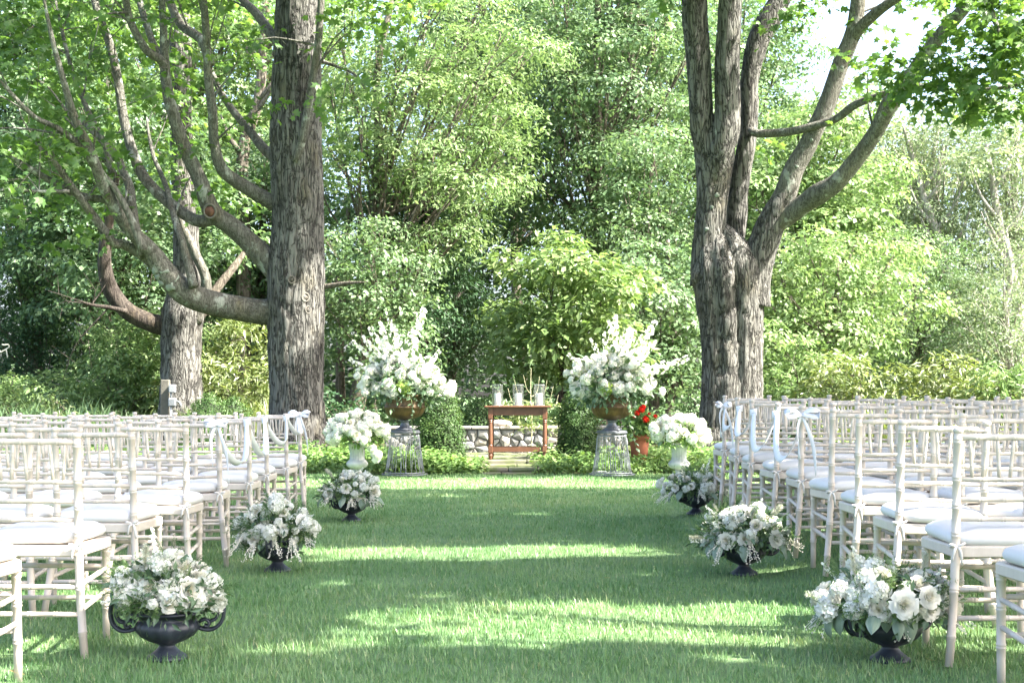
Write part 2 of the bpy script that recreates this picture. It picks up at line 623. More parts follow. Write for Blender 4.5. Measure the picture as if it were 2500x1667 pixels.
# ------------------------------------------------------------------ foliage
def leaf_geo(P, N, D, L, W, rnd, fold=0.18, shape='oval', droop=0.25):
    """one small folded leaf at each point; P base, N face normal, D direction of the midrib"""
    N = norm(N)
    D = norm(D - N * np.sum(D * N, 1, keepdims=True))
    Sd = np.cross(D, N)
    L = np.asarray(L, float)[:, None]
    W = np.asarray(W, float)[:, None]
    n = len(P)
    if shape == 'oval':
        tip = P + D * L - N * L * droop
        mid = P + D * L * 0.45 + N * W * fold
        V = np.stack([P, mid + Sd * W * 0.5 - N * W * fold * 1.6, tip, mid - Sd * W * 0.5 - N * W * fold * 1.6], 1)
        k = np.arange(n)[:, None] * 4
        F = np.concatenate([k + np.array([[0, 1, 2]]), k + np.array([[0, 2, 3]])])
        return V.reshape(-1, 3), F, np.concatenate([rnd, rnd])
    # five lobes
    o = np.array([(0, 0, 0), (0.46, 0.10, -.10), (0.27, 0.36, -.02), (0.52, 0.60, -.16), (0.2, 0.62, -.06), (0, 1.0, -.22),
                  (-0.2, 0.62, -.06), (-0.52, 0.60, -.16), (-0.27, 0.36, -.02), (-0.46, 0.10, -.10), (0, 0.42, .05)])
    V = P[:, None] + o[None, :, :1] * Sd[:, None] * W[:, None] + o[None, :, 1:2] * D[:, None] * L[:, None] + o[None, :, 2:] * N[:, None] * L[:, None] * (droop * 3)
    k = np.arange(n)[:, None] * 11
    tri = [(0, 1, 2), (2, 3, 4), (4, 5, 6), (6, 7, 8), (8, 9, 0), (0, 2, 10), (2, 4, 10), (4, 6, 10), (6, 8, 10), (8, 0, 10)]
    F = np.concatenate([k + np.array([t]) for t in tri])
    return V.reshape(-1, 3), F, np.tile(rnd, len(tri))


def rand_dirs(n, up=0.0):
    d = norm(rng.normal(size=(n, 3)))
    d[:, 2] += up
    return norm(d)


def sprays(C, O, rad, k, size, flat=0.25, upw=0.7, aspect=0.7, jit=0.45, hang=0.25, ow=0.45):
    """k leaves in a flattened tuft of radius rad round every point C that faces O: (P, N, D, L, W, rnd)"""
    n = len(C)
    C = np.repeat(C, k, 0)
    O = np.repeat(O, k, 0)
    rr = np.repeat(rad, k) if np.ndim(rad) else np.full(n * k, rad)
    off = rng.normal(size=(n * k, 3)) * 0.55
    off[:, 2] *= flat * 1.6
    P = C + off * rr[:, None]
    P[:, 2] -= hang * rr * np.sum(off[:, :2] ** 2, 1)
    N = upw * np.array([0, 0, 1.0]) + ow * O + jit * rng.normal(size=(n * k, 3))
    D = off * 1.0 + 0.6 * O + 0.5 * rng.normal(size=(n * k, 3))
    D[:, 2] -= 0.35
    L = size * rng.uniform(0.5, 1.32, n * k)
    rn = np.clip(np.repeat(rng.normal(0.5, 0.17, n), k) + rng.normal(0, 0.14, n * k), 0, 1)
    return P, N, D, L, L * aspect * rng.uniform(0.8, 1.15, n * k), rn


def lobe_points(lobes, dens, inner=0.55, up=0.25):
    """tuft centres spread through the outer part of each lobe (cx,cy,cz,rx,ry,rz)"""
    Cs, Os = [], []
    for (cx, cy, cz, rx, ry, rz) in lobes:
        n = max(4, int(dens * (rx * ry + rx * rz + ry * rz) / 3))
        d = rand_dirs(n, up)
        f = rng.uniform(inner, 1.0, n) ** 0.6
        sc = np.array([rx, ry, rz])
        Cs.append(np.array([cx, cy, cz]) + d * sc * f[:, None])
        Os.append(norm(d / sc))
    return np.concatenate(Cs), np.concatenate(Os)


def fill_lobes(c, r, n, size, squash=0.62, seed=0, lo=-1.0):
    """n lobes spread through a crown ellipsoid c, r"""
    g = np.random.default_rng(seed + 50)
    out = []
    tries = 0
    while len(out) < n and tries < n * 60:
        tries += 1
        d = norm(g.normal(size=3))
        f = g.uniform(0.2, 1.0) ** 0.5 * (1.0 + 0.38 * float(vnoise(d[0] * 2.2 + seed, d[2] * 2.2 + d[1], 61)))
        p = np.array(c) + d * np.array(r) * f * 0.92
        if p[2] < c[2] + lo * r[2]:
            continue
        s = size * g.uniform(0.65, 1.3)
        if any(np.linalg.norm((p - np.array(q[:3])) / np.array([1, 1, 0.7])) < 0.62 * (s + q[3]) / 1.0 for q in out) and tries < n * 40:
            continue
        out.append((p[0], p[1], p[2], s, s, s * squash))
    return out


def branch_mesh(base, r0, lobes, top, seg=8, seed=0, fork=0.35, wig=0.12, r1=0.35):
    """trunk and limbs of a background tree: the trunk to top, a limb from it to every lobe"""
    g = np.random.default_rng(seed + 90)
    mb = MB()
    base = np.array(base, float)
    top = np.array(top, float)
    H = top[2] - base[2]
    n = 7
    T = [base + (top - base) * t + np.array([g.normal() * wig, g.normal() * wig, 0]) * (0 < t < 1) * H * 0.12 for t in np.linspace(0, 1, n)]
    T = np.array(T)
    rr = r0 * (1 - (1 - r1) * np.linspace(0, 1, n)) * np.array([1.25] + [1.0] * (n - 1))
    P, q = resample(T, rr, 0.35)
    mb.add(*tube(P, q, seg + 2))
    for (cx, cy, cz, rx, ry, rz) in lobes:
        c = np.array([cx, cy, cz])
        zt = np.clip((cz - base[2]) * g.uniform(0.45, 0.75), H * fork * 0.6, H * 0.97)
        t = zt / H
        s = T[0] + (T[-1] - T[0]) * t
        k = int(t * (n - 1))
        f = t * (n - 1) - k
        s = T[k] * (1 - f) + T[min(k + 1, n - 1)] * f
        m = (s + c) / 2 + np.array([g.normal() * 0.15, g.normal() * 0.15, -0.12 * np.linalg.norm(c[:2] - s[:2])])
        rb = max(0.014, min(r0 * 0.26, 0.010 * np.linalg.norm(c - s) + 0.010))
        P, q = resample([s, m, c + np.array([0, 0, 0.3 * rz])], [rb, rb * 0.7, rb * 0.25], 0.6)
        mb.add(*tube(P, q, 5, cap=False))
        for _ in range(2):
            e = c + norm(g.normal(size=3)) * np.array([rx, ry, rz]) * 0.85
            P, q = resample([m * 0.4 + c * 0.6, (c + e) / 2 + g.normal(size=3) * 0.06, e], [rb * 0.45, rb * 0.3, rb * 0.12], 0.8)
            mb.add(*tube(P, q, 3, cap=False))
    return mb


def bg_tree(name, label, cat, base, top, r0, lobes, leaf, bark, dens=40, k=12, size=0.13, rad=0.32, group=None, seed=0,
            shape='oval', aspect=0.62, flat=0.25, upw=0.7, inner=0.5, up=0.25, hang=0.25, seg=8, r1=0.35, keepfn=None, jit=0.45):
    root = thing(name, label, cat, base, 0, group)
    ow = 0.45
    b = np.array(base, float)
    tr = branch_mesh((0, 0, 0), r0, [(l[0] - b[0], l[1] - b[1], l[2] - b[2], *l[3:]) for l in lobes], np.array(top) - b, seg, seed, r1=r1)
    tr.build('trunk', M[bark], root, True)
    if cat == 'tree' and shape == 'oval' and not name.startswith(('hem', 'spr', 'dog')):
        # boughs in flat layers: wide thin tufts of small leaves
        lobes2 = [(x, y, z, rx * 1.2, ry * 1.2, rz * 0.95) for (x, y, z, rx, ry, rz) in lobes]
        C, O = lobe_points(lobes2, dens * 0.95, 0.72, 0.3)
        rad, k, size, flat, upw, ow = rad * 1.05, int(k * 1.45), size * 0.82, 0.2, 0.42, 0.95
    else:
        C, O = lobe_points(lobes, dens * (2.6 if name[:3] in ('hem', 'spr') else 1.8), inner, up)
    if keepfn is not None:
        kf = keepfn(C)
        C, O = C[kf], O[kf]
    a = sprays(C - b, O, rad, k, size, flat, upw, aspect, jit, hang, ow)
    V, F, rn = leaf_geo(*a, shape=shape)
    me = mesh_from('crown', V, [F], False, rn)
    me.materials.append(M[leaf])
    tag(link('crown', me, root), kind='stuff')
    return root


def leaf_mass(name, pts, outs, leaf, k, size, rad, parent=None, **kw):
    shape = kw.pop('shape', 'oval')
    a = sprays(pts, outs, rad, k, size, **kw)
    V, F, rn = leaf_geo(*a, shape=shape)
    me = mesh_from(name, V, [F], False, rn)
    me.materials.append(M[leaf])
    return link(name, me, parent)


# ------------------------------------------------------------------ sun patches of the lawn, cut as gaps into the unseen canopy
def lit(g):
    """0..1: chance that canopy leaves are left out to let sun onto a point of the lawn"""
    x, y = g[:, 0], g[:, 1]
    out = np.zeros(len(g))
    wob = 0.34 * vnoise(x * 0.9 + 7, y * 0.9, 11)
    wob2 = 0.34 * vnoise(x * 2.4 + 7, y * 2.4, 12)

    def blob(cx, cy, rx, ry, a=1.0):
        q = np.sqrt(((x - cx) / rx) ** 2 + ((y - cy) / ry) ** 2) + wob + wob2
        return a * (1 - smooth01(0.62, 1.2, q))
    for b in ((-0.3, 9.75, 1.7, 0.50), (0.7, 10.0, 1.1, 0.36), (0.5, 6.5, 1.35, 0.62), (1.65, 7.0, 1.1, 0.55), (-0.35, 6.95, 0.8, 0.30), (0.3, 7.3, 0.9, 0.16),
              (-1.0, 6.05, 0.28, 0.16), (0.95, 5.75, 0.7, 0.22), (1.8, 6.2, 0.6, 0.4), (1.1, 8.6, 0.6, 0.18), (-1.0, 8.2, 0.5, 0.12), (0.2, 12.9, 1.0, 0.14), (-0.6, 15.2, 0.9, 0.2),
              (-2.1, 6.1, 0.6, 0.32), (-2.6, 7.6, 0.7, 0.5), (-2.0, 5.3, 0.5, 0.2)):
        out = np.maximum(out, blob(*b))
    out = np.maximum(out, (1 - smooth01(0.85, 1.15, np.abs(y + 0.8 * wob - 17.4))) * (np.abs(x) < 6))
    far = np.where((x > -3.0) & (x < 3.4), vnoise(x * 0.8, y * 0.8, 14) > -0.35, vnoise(x * 0.55, y * 0.55, 14) > 0.28)
    far = np.maximum(far, (y > 25.0) | ((x > -2.5) & (x < 4.5) & (y > 21.8)))
    out = np.maximum(out, smooth01(18.2, 18.9, y) * far)
    dap = vnoise(x * 1.3, y * 1.3, 13) + 0.5 * vnoise(x * 2.9, y * 2.9, 15)
    seats = (smooth01(1.7, 2.0, np.abs(x)))
    out = np.maximum(out, seats * smooth01(np.where(x < 0, 0.30, 0.14), np.where(x < 0, 0.5, 0.34), dap) * 0.9)
    return np.clip(out, 0, 1)


def to_ground(P):
    return P[:, :2] - TO_SUN[None, :2] * (P[:, 2:] / TO_SUN[2])


def shade_keep(P, soft=1.0):
    return rng.random(len(P)) > lit(to_ground(P)) * soft  # drops leaves that would shade the chosen sun patches

# ------------------------------------------------------------------ the two old maples
def bark_disp(amp, seed, freq=16):
    def f(a, L):
        u = a / (2 * math.pi) * 64
        w = vnoise(u * 0.25, L * 1.1, seed) * 2.2
        rid = np.abs(vnoise(u * freq / 16.0 + w, L * 2.2, seed + 1))
        fine = vnoise(u * freq / 6.0 + w * 2, L * 6.0, seed + 2)
        lump = vnoise(u / 16.0, L * 0.55, seed + 3)
        return amp * (-1.1 * (1 - np.minimum(1, rid * 3.0)) + 0.4 * fine) + 0.05 * lump
    return f


TIPS = []


def limb(parent, pts, ws, depths, k, name='limb', mat='bark_limb', seg=12, amp=0.03, step=0.09, seed=20, base=(0, 0, 0), smoothn=True, flare=1.0, snap=None, twigs=0):
    """a limb traced through points (xD, yD); ws are its widths in the same units, k metres of radius per unit"""
    depths = list(depths)
    if snap is not None:
        SQ = snap[0]
        qs = PD(*pts[0], 23.0) - np.array([0, 0, CAM_Z])
        pr = SQ - np.array([0, 0, CAM_Z])
        i = int(np.argmin((pr[:, 0] / pr[:, 1] - qs[0] / qs[1]) ** 2 + (pr[:, 2] / pr[:, 1] - qs[2] / qs[1]) ** 2))
        d0, dn = depths[0], depths[-1]
        t = np.linspace(0, 1, len(pts))
        depths = list(SQ[i, 1] + (dn - d0) * t ** 1.2)
    P = np.array([PD(x, y, d) for (x, y), d in zip(pts, depths)]) - np.array(base)
    r = np.array(ws, float) * k
    r[0] *= flare
    Q, q = resample(P, r, step)
    mb = MB()
    mb.add(*tube(Q, q, seg, True, bark_disp(amp, seed)))
    if twigs:
        g = np.random.default_rng(900 + seed)
        n = len(Q)
        for _ in range(twigs):
            i = int(n * g.uniform(0.3, 0.99))
            d = Q[min(i + 2, n - 1)] - Q[max(i - 2, 0)]
            d = norm(norm(d) + 0.9 * g.normal(size=3) + np.array([0, 0, 0.25]))
            ln = g.uniform(0.5, 1.5)
            e = Q[i] + d * ln + np.array([0, 0, -0.15 * ln])
            r0 = min(q[i] * 0.45, 0.022)
            T2, t2 = resample([Q[i], Q[i] + d * ln * 0.5 + g.normal(size=3) * 0.08, e], [r0, r0 * 0.6, 0.004], 0.2)
            mb.add(*tube(T2, t2, 5, False))
            for f in (0.45, 0.75):
                m = Q[i] + (e - Q[i]) * f
                e2 = m + norm(d + 0.9 * g.normal(size=3)) * ln * 0.4
                mb.add(*tube(np.array([m, e2]), [r0 * 0.4, 0.003], 4, False))
                TIPS.append(e2 + np.array(base))
            TIPS.append(e + np.array(base))
    return mb.build(name, M[mat], parent, smoothn), Q + np.array(base), q


def interp_depth(n, d0, d1):
    return list(d0 + (d1 - d0) * np.linspace(0, 1, n) ** 1.35)


def on_limb(path, x, y):
    """point and normal on the camera side of a limb (path, radii) where it is seen at (x, y)"""
    Q, q = path
    s = PD(x, y, 10.0)
    u, v = s[0] / s[1], (s[2] - CAM_Z) / s[1]
    i = int(np.argmin((Q[:, 0] / Q[:, 1] - u) ** 2 + ((Q[:, 2] - CAM_Z) / Q[:, 1] - v) ** 2))
    p = PD(x, y, Q[i, 1])
    o = p - Q[i]
    o = o * min(1, 0.75 * q[i] / max(np.linalg.norm(o), 1e-6))
    n = o / q[i]
    n = n + np.array([0, -math.sqrt(max(0.05, 1 - float(n @ n))), 0])
    n = norm(n)
    return Q[i] + n * q[i], n


def disc_on(parent, name, p, nrm, r, mat, thick=0.012, n=10, seed=0, wob=0.25):
    g = np.random.default_rng(seed)
    a = np.linspace(0, 2 * np.pi, n, endpoint=False)
    nrm = norm(np.array(nrm, float))
    u = norm(np.cross(nrm, [0.0, 0.1, 1.0]))
    w = np.cross(nrm, u)
    rr = r * (1 + wob * g.uniform(-1, 1, n))
    ring = rr[:, None] * (np.cos(a)[:, None] * u + np.sin(a)[:, None] * w)
    V = np.vstack([p + ring - nrm * 0.01, p + ring * 0.93 + nrm * thick, [p + nrm * (thick * 1.1)]])
    i = np.arange(n)
    F4 = np.stack([i, (i + 1) % n, n + (i + 1) % n, n + i], 1)
    F3 = np.stack([n + i, n + (i + 1) % n, np.full(n, 2 * n)], 1)
    mb = MB()
    mb.add(V, [F4, F3])
    return mb.build(name, M[mat], parent, True)


M['lichen'] = plain('lichen', (0.17, 0.195, 0.165), 0.95, 0.25, 14, 0.5)
M['scar_wood'] = plain('scar_wood', (0.11, 0.048, 0.032), 0.8, 0.35, 20, 0.4)
M['scar_rim'] = plain('scar_rim', (0.115, 0.105, 0.088), 0.85, 0.2, 20, 0.4)
M['knot'] = plain('knot', (0.09, 0.08, 0.065), 0.9, 0.4, 18, 0.6)


def ring_on(parent, name, p, nrm, r, tr, mat):
    nrm = norm(np.array(nrm, float))
    u = norm(np.cross(nrm, [0.0, 0.1, 1.0]))
    w = np.cross(nrm, u)
    a = np.linspace(0, 2 * np.pi, 15)
    P = p + r * (np.cos(a)[:, None] * u + 1.15 * np.sin(a)[:, None] * w)
    mb = MB()
    mb.add(*tube(P, tr, 6, False))
    return mb.build(name, M[mat], parent, True)


def near_leaves(parent, base, clouds, mat, nl, size, leaf_parts=300, seed=3):
    """maple leaves in clouds (xD, yD, depth, radius m); the largest-showing 300 are leaves of their own, the rest one crown"""
    Cs, Os, rad = [], [], []
    for (x, y, d, r) in clouds:
        c = PD(x, y, d)
        n = int(nl * r * r)
        dd = rand_dirs(n, 0.2)
        f = rng.uniform(0.1, 1.0, n) ** 0.5
        Cs.append(c + dd * r * f[:, None] * np.array([1.0, 0.9, 0.7]))
        Os.append(dd)
    if TIPS:
        tp = np.array(TIPS)
        Cs.append(tp + rng.normal(size=tp.shape) * 0.1)
        Os.append(rand_dirs(len(tp), 0.3))
        TIPS.clear()
    C = np.concatenate(Cs)
    O = np.concatenate(Os)
    P, N, D, L, W, rn = sprays(C - np.array(base), O, 0.26, 9, size, 0.3, 0.75, 1.0, 0.5, 0.3)
    dist = (P + np.array(base))[:, 1]
    xx = (P + np.array(base))[:, 0]
    zz = (P + np.array(base))[:, 2]
    inview = (np.abs(xx) < 0.355 * dist) & (zz < 1.07 + 0.272 * dist) & (zz > 0)
    score = L / dist * inview
    order = np.argsort(-score)
    pick = order[:leaf_parts]
    rest = np.setdiff1d(np.arange(len(P)), pick)
    V, F, r2 = leaf_geo(P[rest], N[rest], D[rest], L[rest], W[rest], rn[rest], shape='maple', droop=0.25)
    me = mesh_from('crown', V, [F], False, r2)
    me.materials.append(M[mat])
    tag(link('crown', me, parent), kind='stuff')
    protos = []
    for q in (0.25, 0.4, 0.5, 0.6, 0.8):
        V, F, r2 = leaf_geo(np.zeros((1, 3)), np.array([[0, 0, 1.0]]), np.array([[0, 1.0, 0]]), [1.0], [1.0], np.array([q]), shape='maple', droop=0.25)
        pm = mesh_from('leaf', V, [F], False, r2)
        pm.materials.append(M[mat])
        protos.append(pm)
    Nn = norm(N)
    Dn = norm(D - Nn * np.sum(D * Nn, 1, keepdims=True))
    Sn = np.cross(Dn, Nn)
    for i in pick:
        o = link('leaf', protos[int(i) % 5], parent)
        l = float(L[i])
        m = Matrix(((*(Sn[i] * l),), (*(Dn[i] * l),), (*(Nn[i] * l),))).transposed().to_4x4()
        m.translation = Vector(tuple(P[i]))
        o.matrix_local = m


def crown_above(parent, base, c, r, n, size, mat, name='upper_crown', soft=1.0, zmin=6.0):
    """the part of a crown above the picture, unseen, its leaves thinned to shape the sun patches"""
    d = rand_dirs(n, 0.0)
    f = rng.uniform(0, 1, n) ** (1 / 2.6)
    C = np.array(c) + d * np.array(r) * f[:, None]
    C = C[(C[:, 2] > zmin) & (C[:, 2] > 1.5 + 0.288 * np.abs(C[:, 1]))]
    C = C[shade_keep(C, soft)]
    O = np.tile([0, 0, 1.0], (len(C), 1))
    P, N, D, L, W, rn = sprays(C - np.array(base), O, 0.2, 7, size, 0.4, 0.6, 0.85, 0.5, 0.1)
    k = shade_keep(P + np.array(base), soft)
    V, F, r2 = leaf_geo(P[k], N[k], D[k], L[k], W[k], rn[k])
    me = mesh_from(name, V, [F], False, r2)
    me.materials.append(M[mat])
    tag(link(name, me, parent), kind='stuff')


KM = 0.00352   # metres of radius per unit of width at 23 m


def left_maple():
    base = np.array([PD(684, 1062, 23)[0], 23.0, 0.0])
    root = thing('maple_tree', 'huge single-trunked maple with furrowed grey bark and a low horizontal limb', 'tree', base, 0, 'old maples at the back of the lawn')
    pts = [(684, 1075), (684, 1040), (683, 1000), (682, 950), (682, 880), (681, 780), (681, 690), (680, 610), (683, 540), (684, 470), (680, 380), (678, 300),
           (680, 200), (684, 100), (688, 0), (696, -150), (705, -350), (700, -560)]
    ws = [190, 165, 142, 128, 123, 130, 134, 134, 124, 122, 120, 117, 112, 108, 107, 92, 70, 30]
    P = np.array([PD(x, y, 23) for x, y in pts]) - base
    Q, q = resample(P, np.array(ws) * KM, 0.045)
    mb = MB()

    def dsp(a, L):
        f = bark_disp(0.05, 31, 15)(a, L)
        root_flare = np.exp(-L / 0.35) * 0.28 * np.cos(a * 5 + 0.6)
        return f + root_flare
    mb.add(*tube(Q, q, 72, True, dsp))
    mb.build('trunk', M['bark_old'], root, True)

    L = lambda pts, ws, d0, d1, **kw: limb(root, pts, np.array(ws) * 0.84, interp_depth(len(pts), d0, d1), KM, base=base, **{'twigs': 5, **kw})
    # low horizontal limb and what grows from it
    _, *L1 = L([(670, 712), (605, 716), (540, 706), (480, 694), (430, 675), (390, 640), (346, 575), (298, 527), (263, 475), (233, 415), (207, 346), (173, 276), (150, 200), (120, 90), (95, -30)],
      [84, 72, 68, 70, 74, 64, 44, 37, 33, 30, 26, 22, 17, 12, 5], 23.05, 20.0, seed=40, mat='bark_limb')
    L([(420, 668), (370, 620), (320, 580), (280, 560), (259, 557), (225, 510), (186, 458), (155, 415), (121, 367), (80, 330)], [50, 36, 30, 26, 24, 22, 20, 17, 14, 8], 21.8, 20.2, seed=41, snap=L1)
    L([(335, 585), (312, 540), (302, 475), (298, 432), (281, 389), (268, 358), (225, 315), (186, 276), (150, 250)], [40, 34, 28, 25, 22, 20, 17, 14, 9], 21.4, 22.6, seed=42, snap=L1)
    L([(300, 500), (260, 465), (186, 449), (130, 423), (56, 380), (9, 346), (-40, 320)], [22, 20, 18, 17, 15, 12, 9], 21.0, 20.0, seed=43, snap=L1)
    L([(215, 380), (190, 340), (155, 311), (121, 289), (78, 268), (26, 216), (-20, 160)], [22, 18, 16, 14, 12, 10, 6], 20.8, 19.6, seed=44, snap=L1)
    # second big limb
    _, *L2 = L([(672, 665), (622, 605), (574, 557), (531, 518), (488, 484), (458, 410), (423, 337), (402, 276), (384, 207), (378, 140), (375, 60), (371, -40), (365, -160)],
      [76, 66, 56, 52, 50, 40, 36, 32, 29, 25, 19, 16, 10], 23.05, 21.4, seed=45)
    L([(500, 500), (460, 508), (432, 497), (380, 458), (333, 410), (307, 354), (285, 276), (272, 190), (255, 112), (229, 39), (212, -20), (200, -120)],
      [34, 34, 33, 31, 30, 28, 26, 24, 24, 22, 18, 10], 22.2, 22.8, seed=46, snap=L2)
    L([(380, 155), (365, 135), (337, 117), (302, 56), (289, 0), (280, -80)], [24, 24, 22, 20, 18, 10], 21.6, 20.6, seed=47, snap=L2)
    L([(384, 190), (370, 140), (346, 86), (320, 0), (305, -80)], [22, 20, 19, 18, 10], 21.6, 22.4, seed=48, snap=L2)
    # third
    _, *L3 = L([(684, 492), (640, 472), (605, 454), (553, 423), (510, 389), (492, 328), (488, 259), (479, 186), (475, 108), (471, 43), (466, -20), (460, -140)],
      [58, 46, 42, 38, 34, 28, 26, 24, 21, 20, 18, 9], 23.1, 21.2, seed=49)
    L([(482, 150), (470, 105), (455, 85), (415, 56), (389, 0), (370, -70)], [26, 27, 26, 24, 22, 12], 21.5, 22.2, seed=50, snap=L3)
    L([(678, 385), (618, 352), (574, 302), (523, 238), (492, 181), (470, 120)], [38, 30, 24, 20, 18, 9], 23.2, 24.5, seed=51)
    # stems hugging the trunk
    L([(676, 372), (690, 335), (702, 280), (712, 220), (722, 160), (732, 90), (738, 0), (748, -120)], [24, 24, 23, 22, 21, 21, 20, 12], 22.62, 22.35, seed=52)
    L([(655, 110), (622, 78), (592, 35), (557, 0), (520, -50)], [36, 28, 26, 22, 12], 23.1, 24.0, seed=53)
    o, _, _ = L([(735, 660), (760, 656), (800, 650), (845, 648)], [18, 13, 10, 3], 23.0, 22.6, seed=54, mat='bark_far', twigs=0)
    tag(o, 'short bleached dead limb')
    L([(735, 140), (770, 152), (815, 172), (838, 205)], [13, 9, 7, 3], 23.1, 22.4, seed=55)
    L([(258, 400), (240, 330), (200, 250), (165, 160), (140, 60), (120, -40)], [20, 16, 14, 12, 10, 5], 22.0, 23.0, seed=56)
    L([(330, 575), (300, 500), (262, 430), (230, 390), (205, 330), (150, 270)], [22, 18, 15, 13, 10, 4], 21.6, 21.0, seed=57)
    L([(445, 660), (420, 560), (400, 500), (382, 430), (350, 350), (335, 260)], [26, 20, 18, 15, 11, 5], 22.2, 23.4, seed=58)
    L([(160, 440), (90, 440), (20, 436), (-40, 440)], [10, 8, 6, 4], 20.6, 20.2, seed=59)
    # cut mark, knots, lichen
    p, nn = on_limb(L2, 487, 488)
    disc_on(root, 'branch_scar', p - base + nn * 0.0, nn, 0.085, 'scar_wood', 0.02, 12, 1, 0.1)
    ring_on(root, 'scar_rim', p - base + nn * 0.01, nn, 0.095, 0.02, 'scar_rim')
    for (x, y, rr, sd) in ((710, 687, 0.06, 2), (680, 648, 0.05, 3), (716, 715, 0.05, 4)):
        p = PD(x, y, 23) - base
        dx = (x - 681) / 65.0
        c = math.sqrt(max(0.05, 1 - dx * dx))
        p = p + np.array([0, -0.455 * c, 0])
        disc_on(root, 'trunk_knot', p, (dx, -c, 0.05), rr * 0.7, 'knot', 0.02, 10, sd, 0.2)
        ring_on(root, 'knot_rim', p + np.array([0, -0.015, 0]), (dx, -c, 0.05), rr, 0.014, 'scar_rim')
    for i, (x, y, rr, dd) in enumerate(((405, 640, .07, 21.6), (383, 620, .075, 21.55), (355, 628, .05, 21.5), (398, 662, .06, 21.6), (430, 690, .06, 21.75), (470, 705, .07, 21.9),
                                        (345, 650, .05, 21.5), (500, 715, .05, 22.0), (520, 703, .045, 22.1), (372, 655, .045, 21.5), (450, 672, .04, 21.8))):
        p, nn = on_limb(L1, x, y)
        disc_on(root, 'lichen_patch', p - base, nn, rr * 1.15, 'lichen', 0.006, 12, 10 + i, 0.3)
    clouds = [(40, 110, 21, .9), (140, 60, 22, 1.0), (70, 230, 20.5, .9), (10, 330, 20.5, .7), (180, 170, 22.5, .9), (230, 250, 23.5, .8), (110, 330, 21, .8), (40, 440, 20.5, .6),
              (320, 30, 23, .9), (430, 30, 23.5, .8), (400, 250, 24, .8), (420, 400, 22.6, .85), (500, 450, 23.2, .65), (560, 440, 23.2, .45), (370, 330, 24, .7), (330, 200, 24, .8),
              (560, 60, 24.5, .9), (600, 150, 25, .6), (540, 260, 25, .6), (220, 330, 23.5, .6), (170, 500, 22, .6), (920, 15, 23, .75), (850, 0, 23.4, .6), (1000, 5, 23.6, .6), (780, 10, 23.8, .6),
              (260, 100, 23, .8), (500, 120, 24.5, .7), (30, 30, 20.5, .8), (100, 150, 20, .7), (200, 20, 21, .9), (360, 90, 22, .7), (480, 20, 22.5, .7), (30, 500, 20.3, .45), (90, 560, 21, .4), (300, 330, 21.6, .5), (160, 400, 20.2, .5), (620, 20, 24.5, .6)]
    clouds = [(x, y, d + (2.6 if 100 < x < 700 else 1.2), r) for x, y, d, r in clouds]
    near_leaves(root, base, clouds, 'leaf_maple', 24, 0.145)
    crown_above(root, base, (-3.0, 22.0, 11.0), (6.5, 5.0, 3.6), 3800, 0.22, 'leaf_maple')


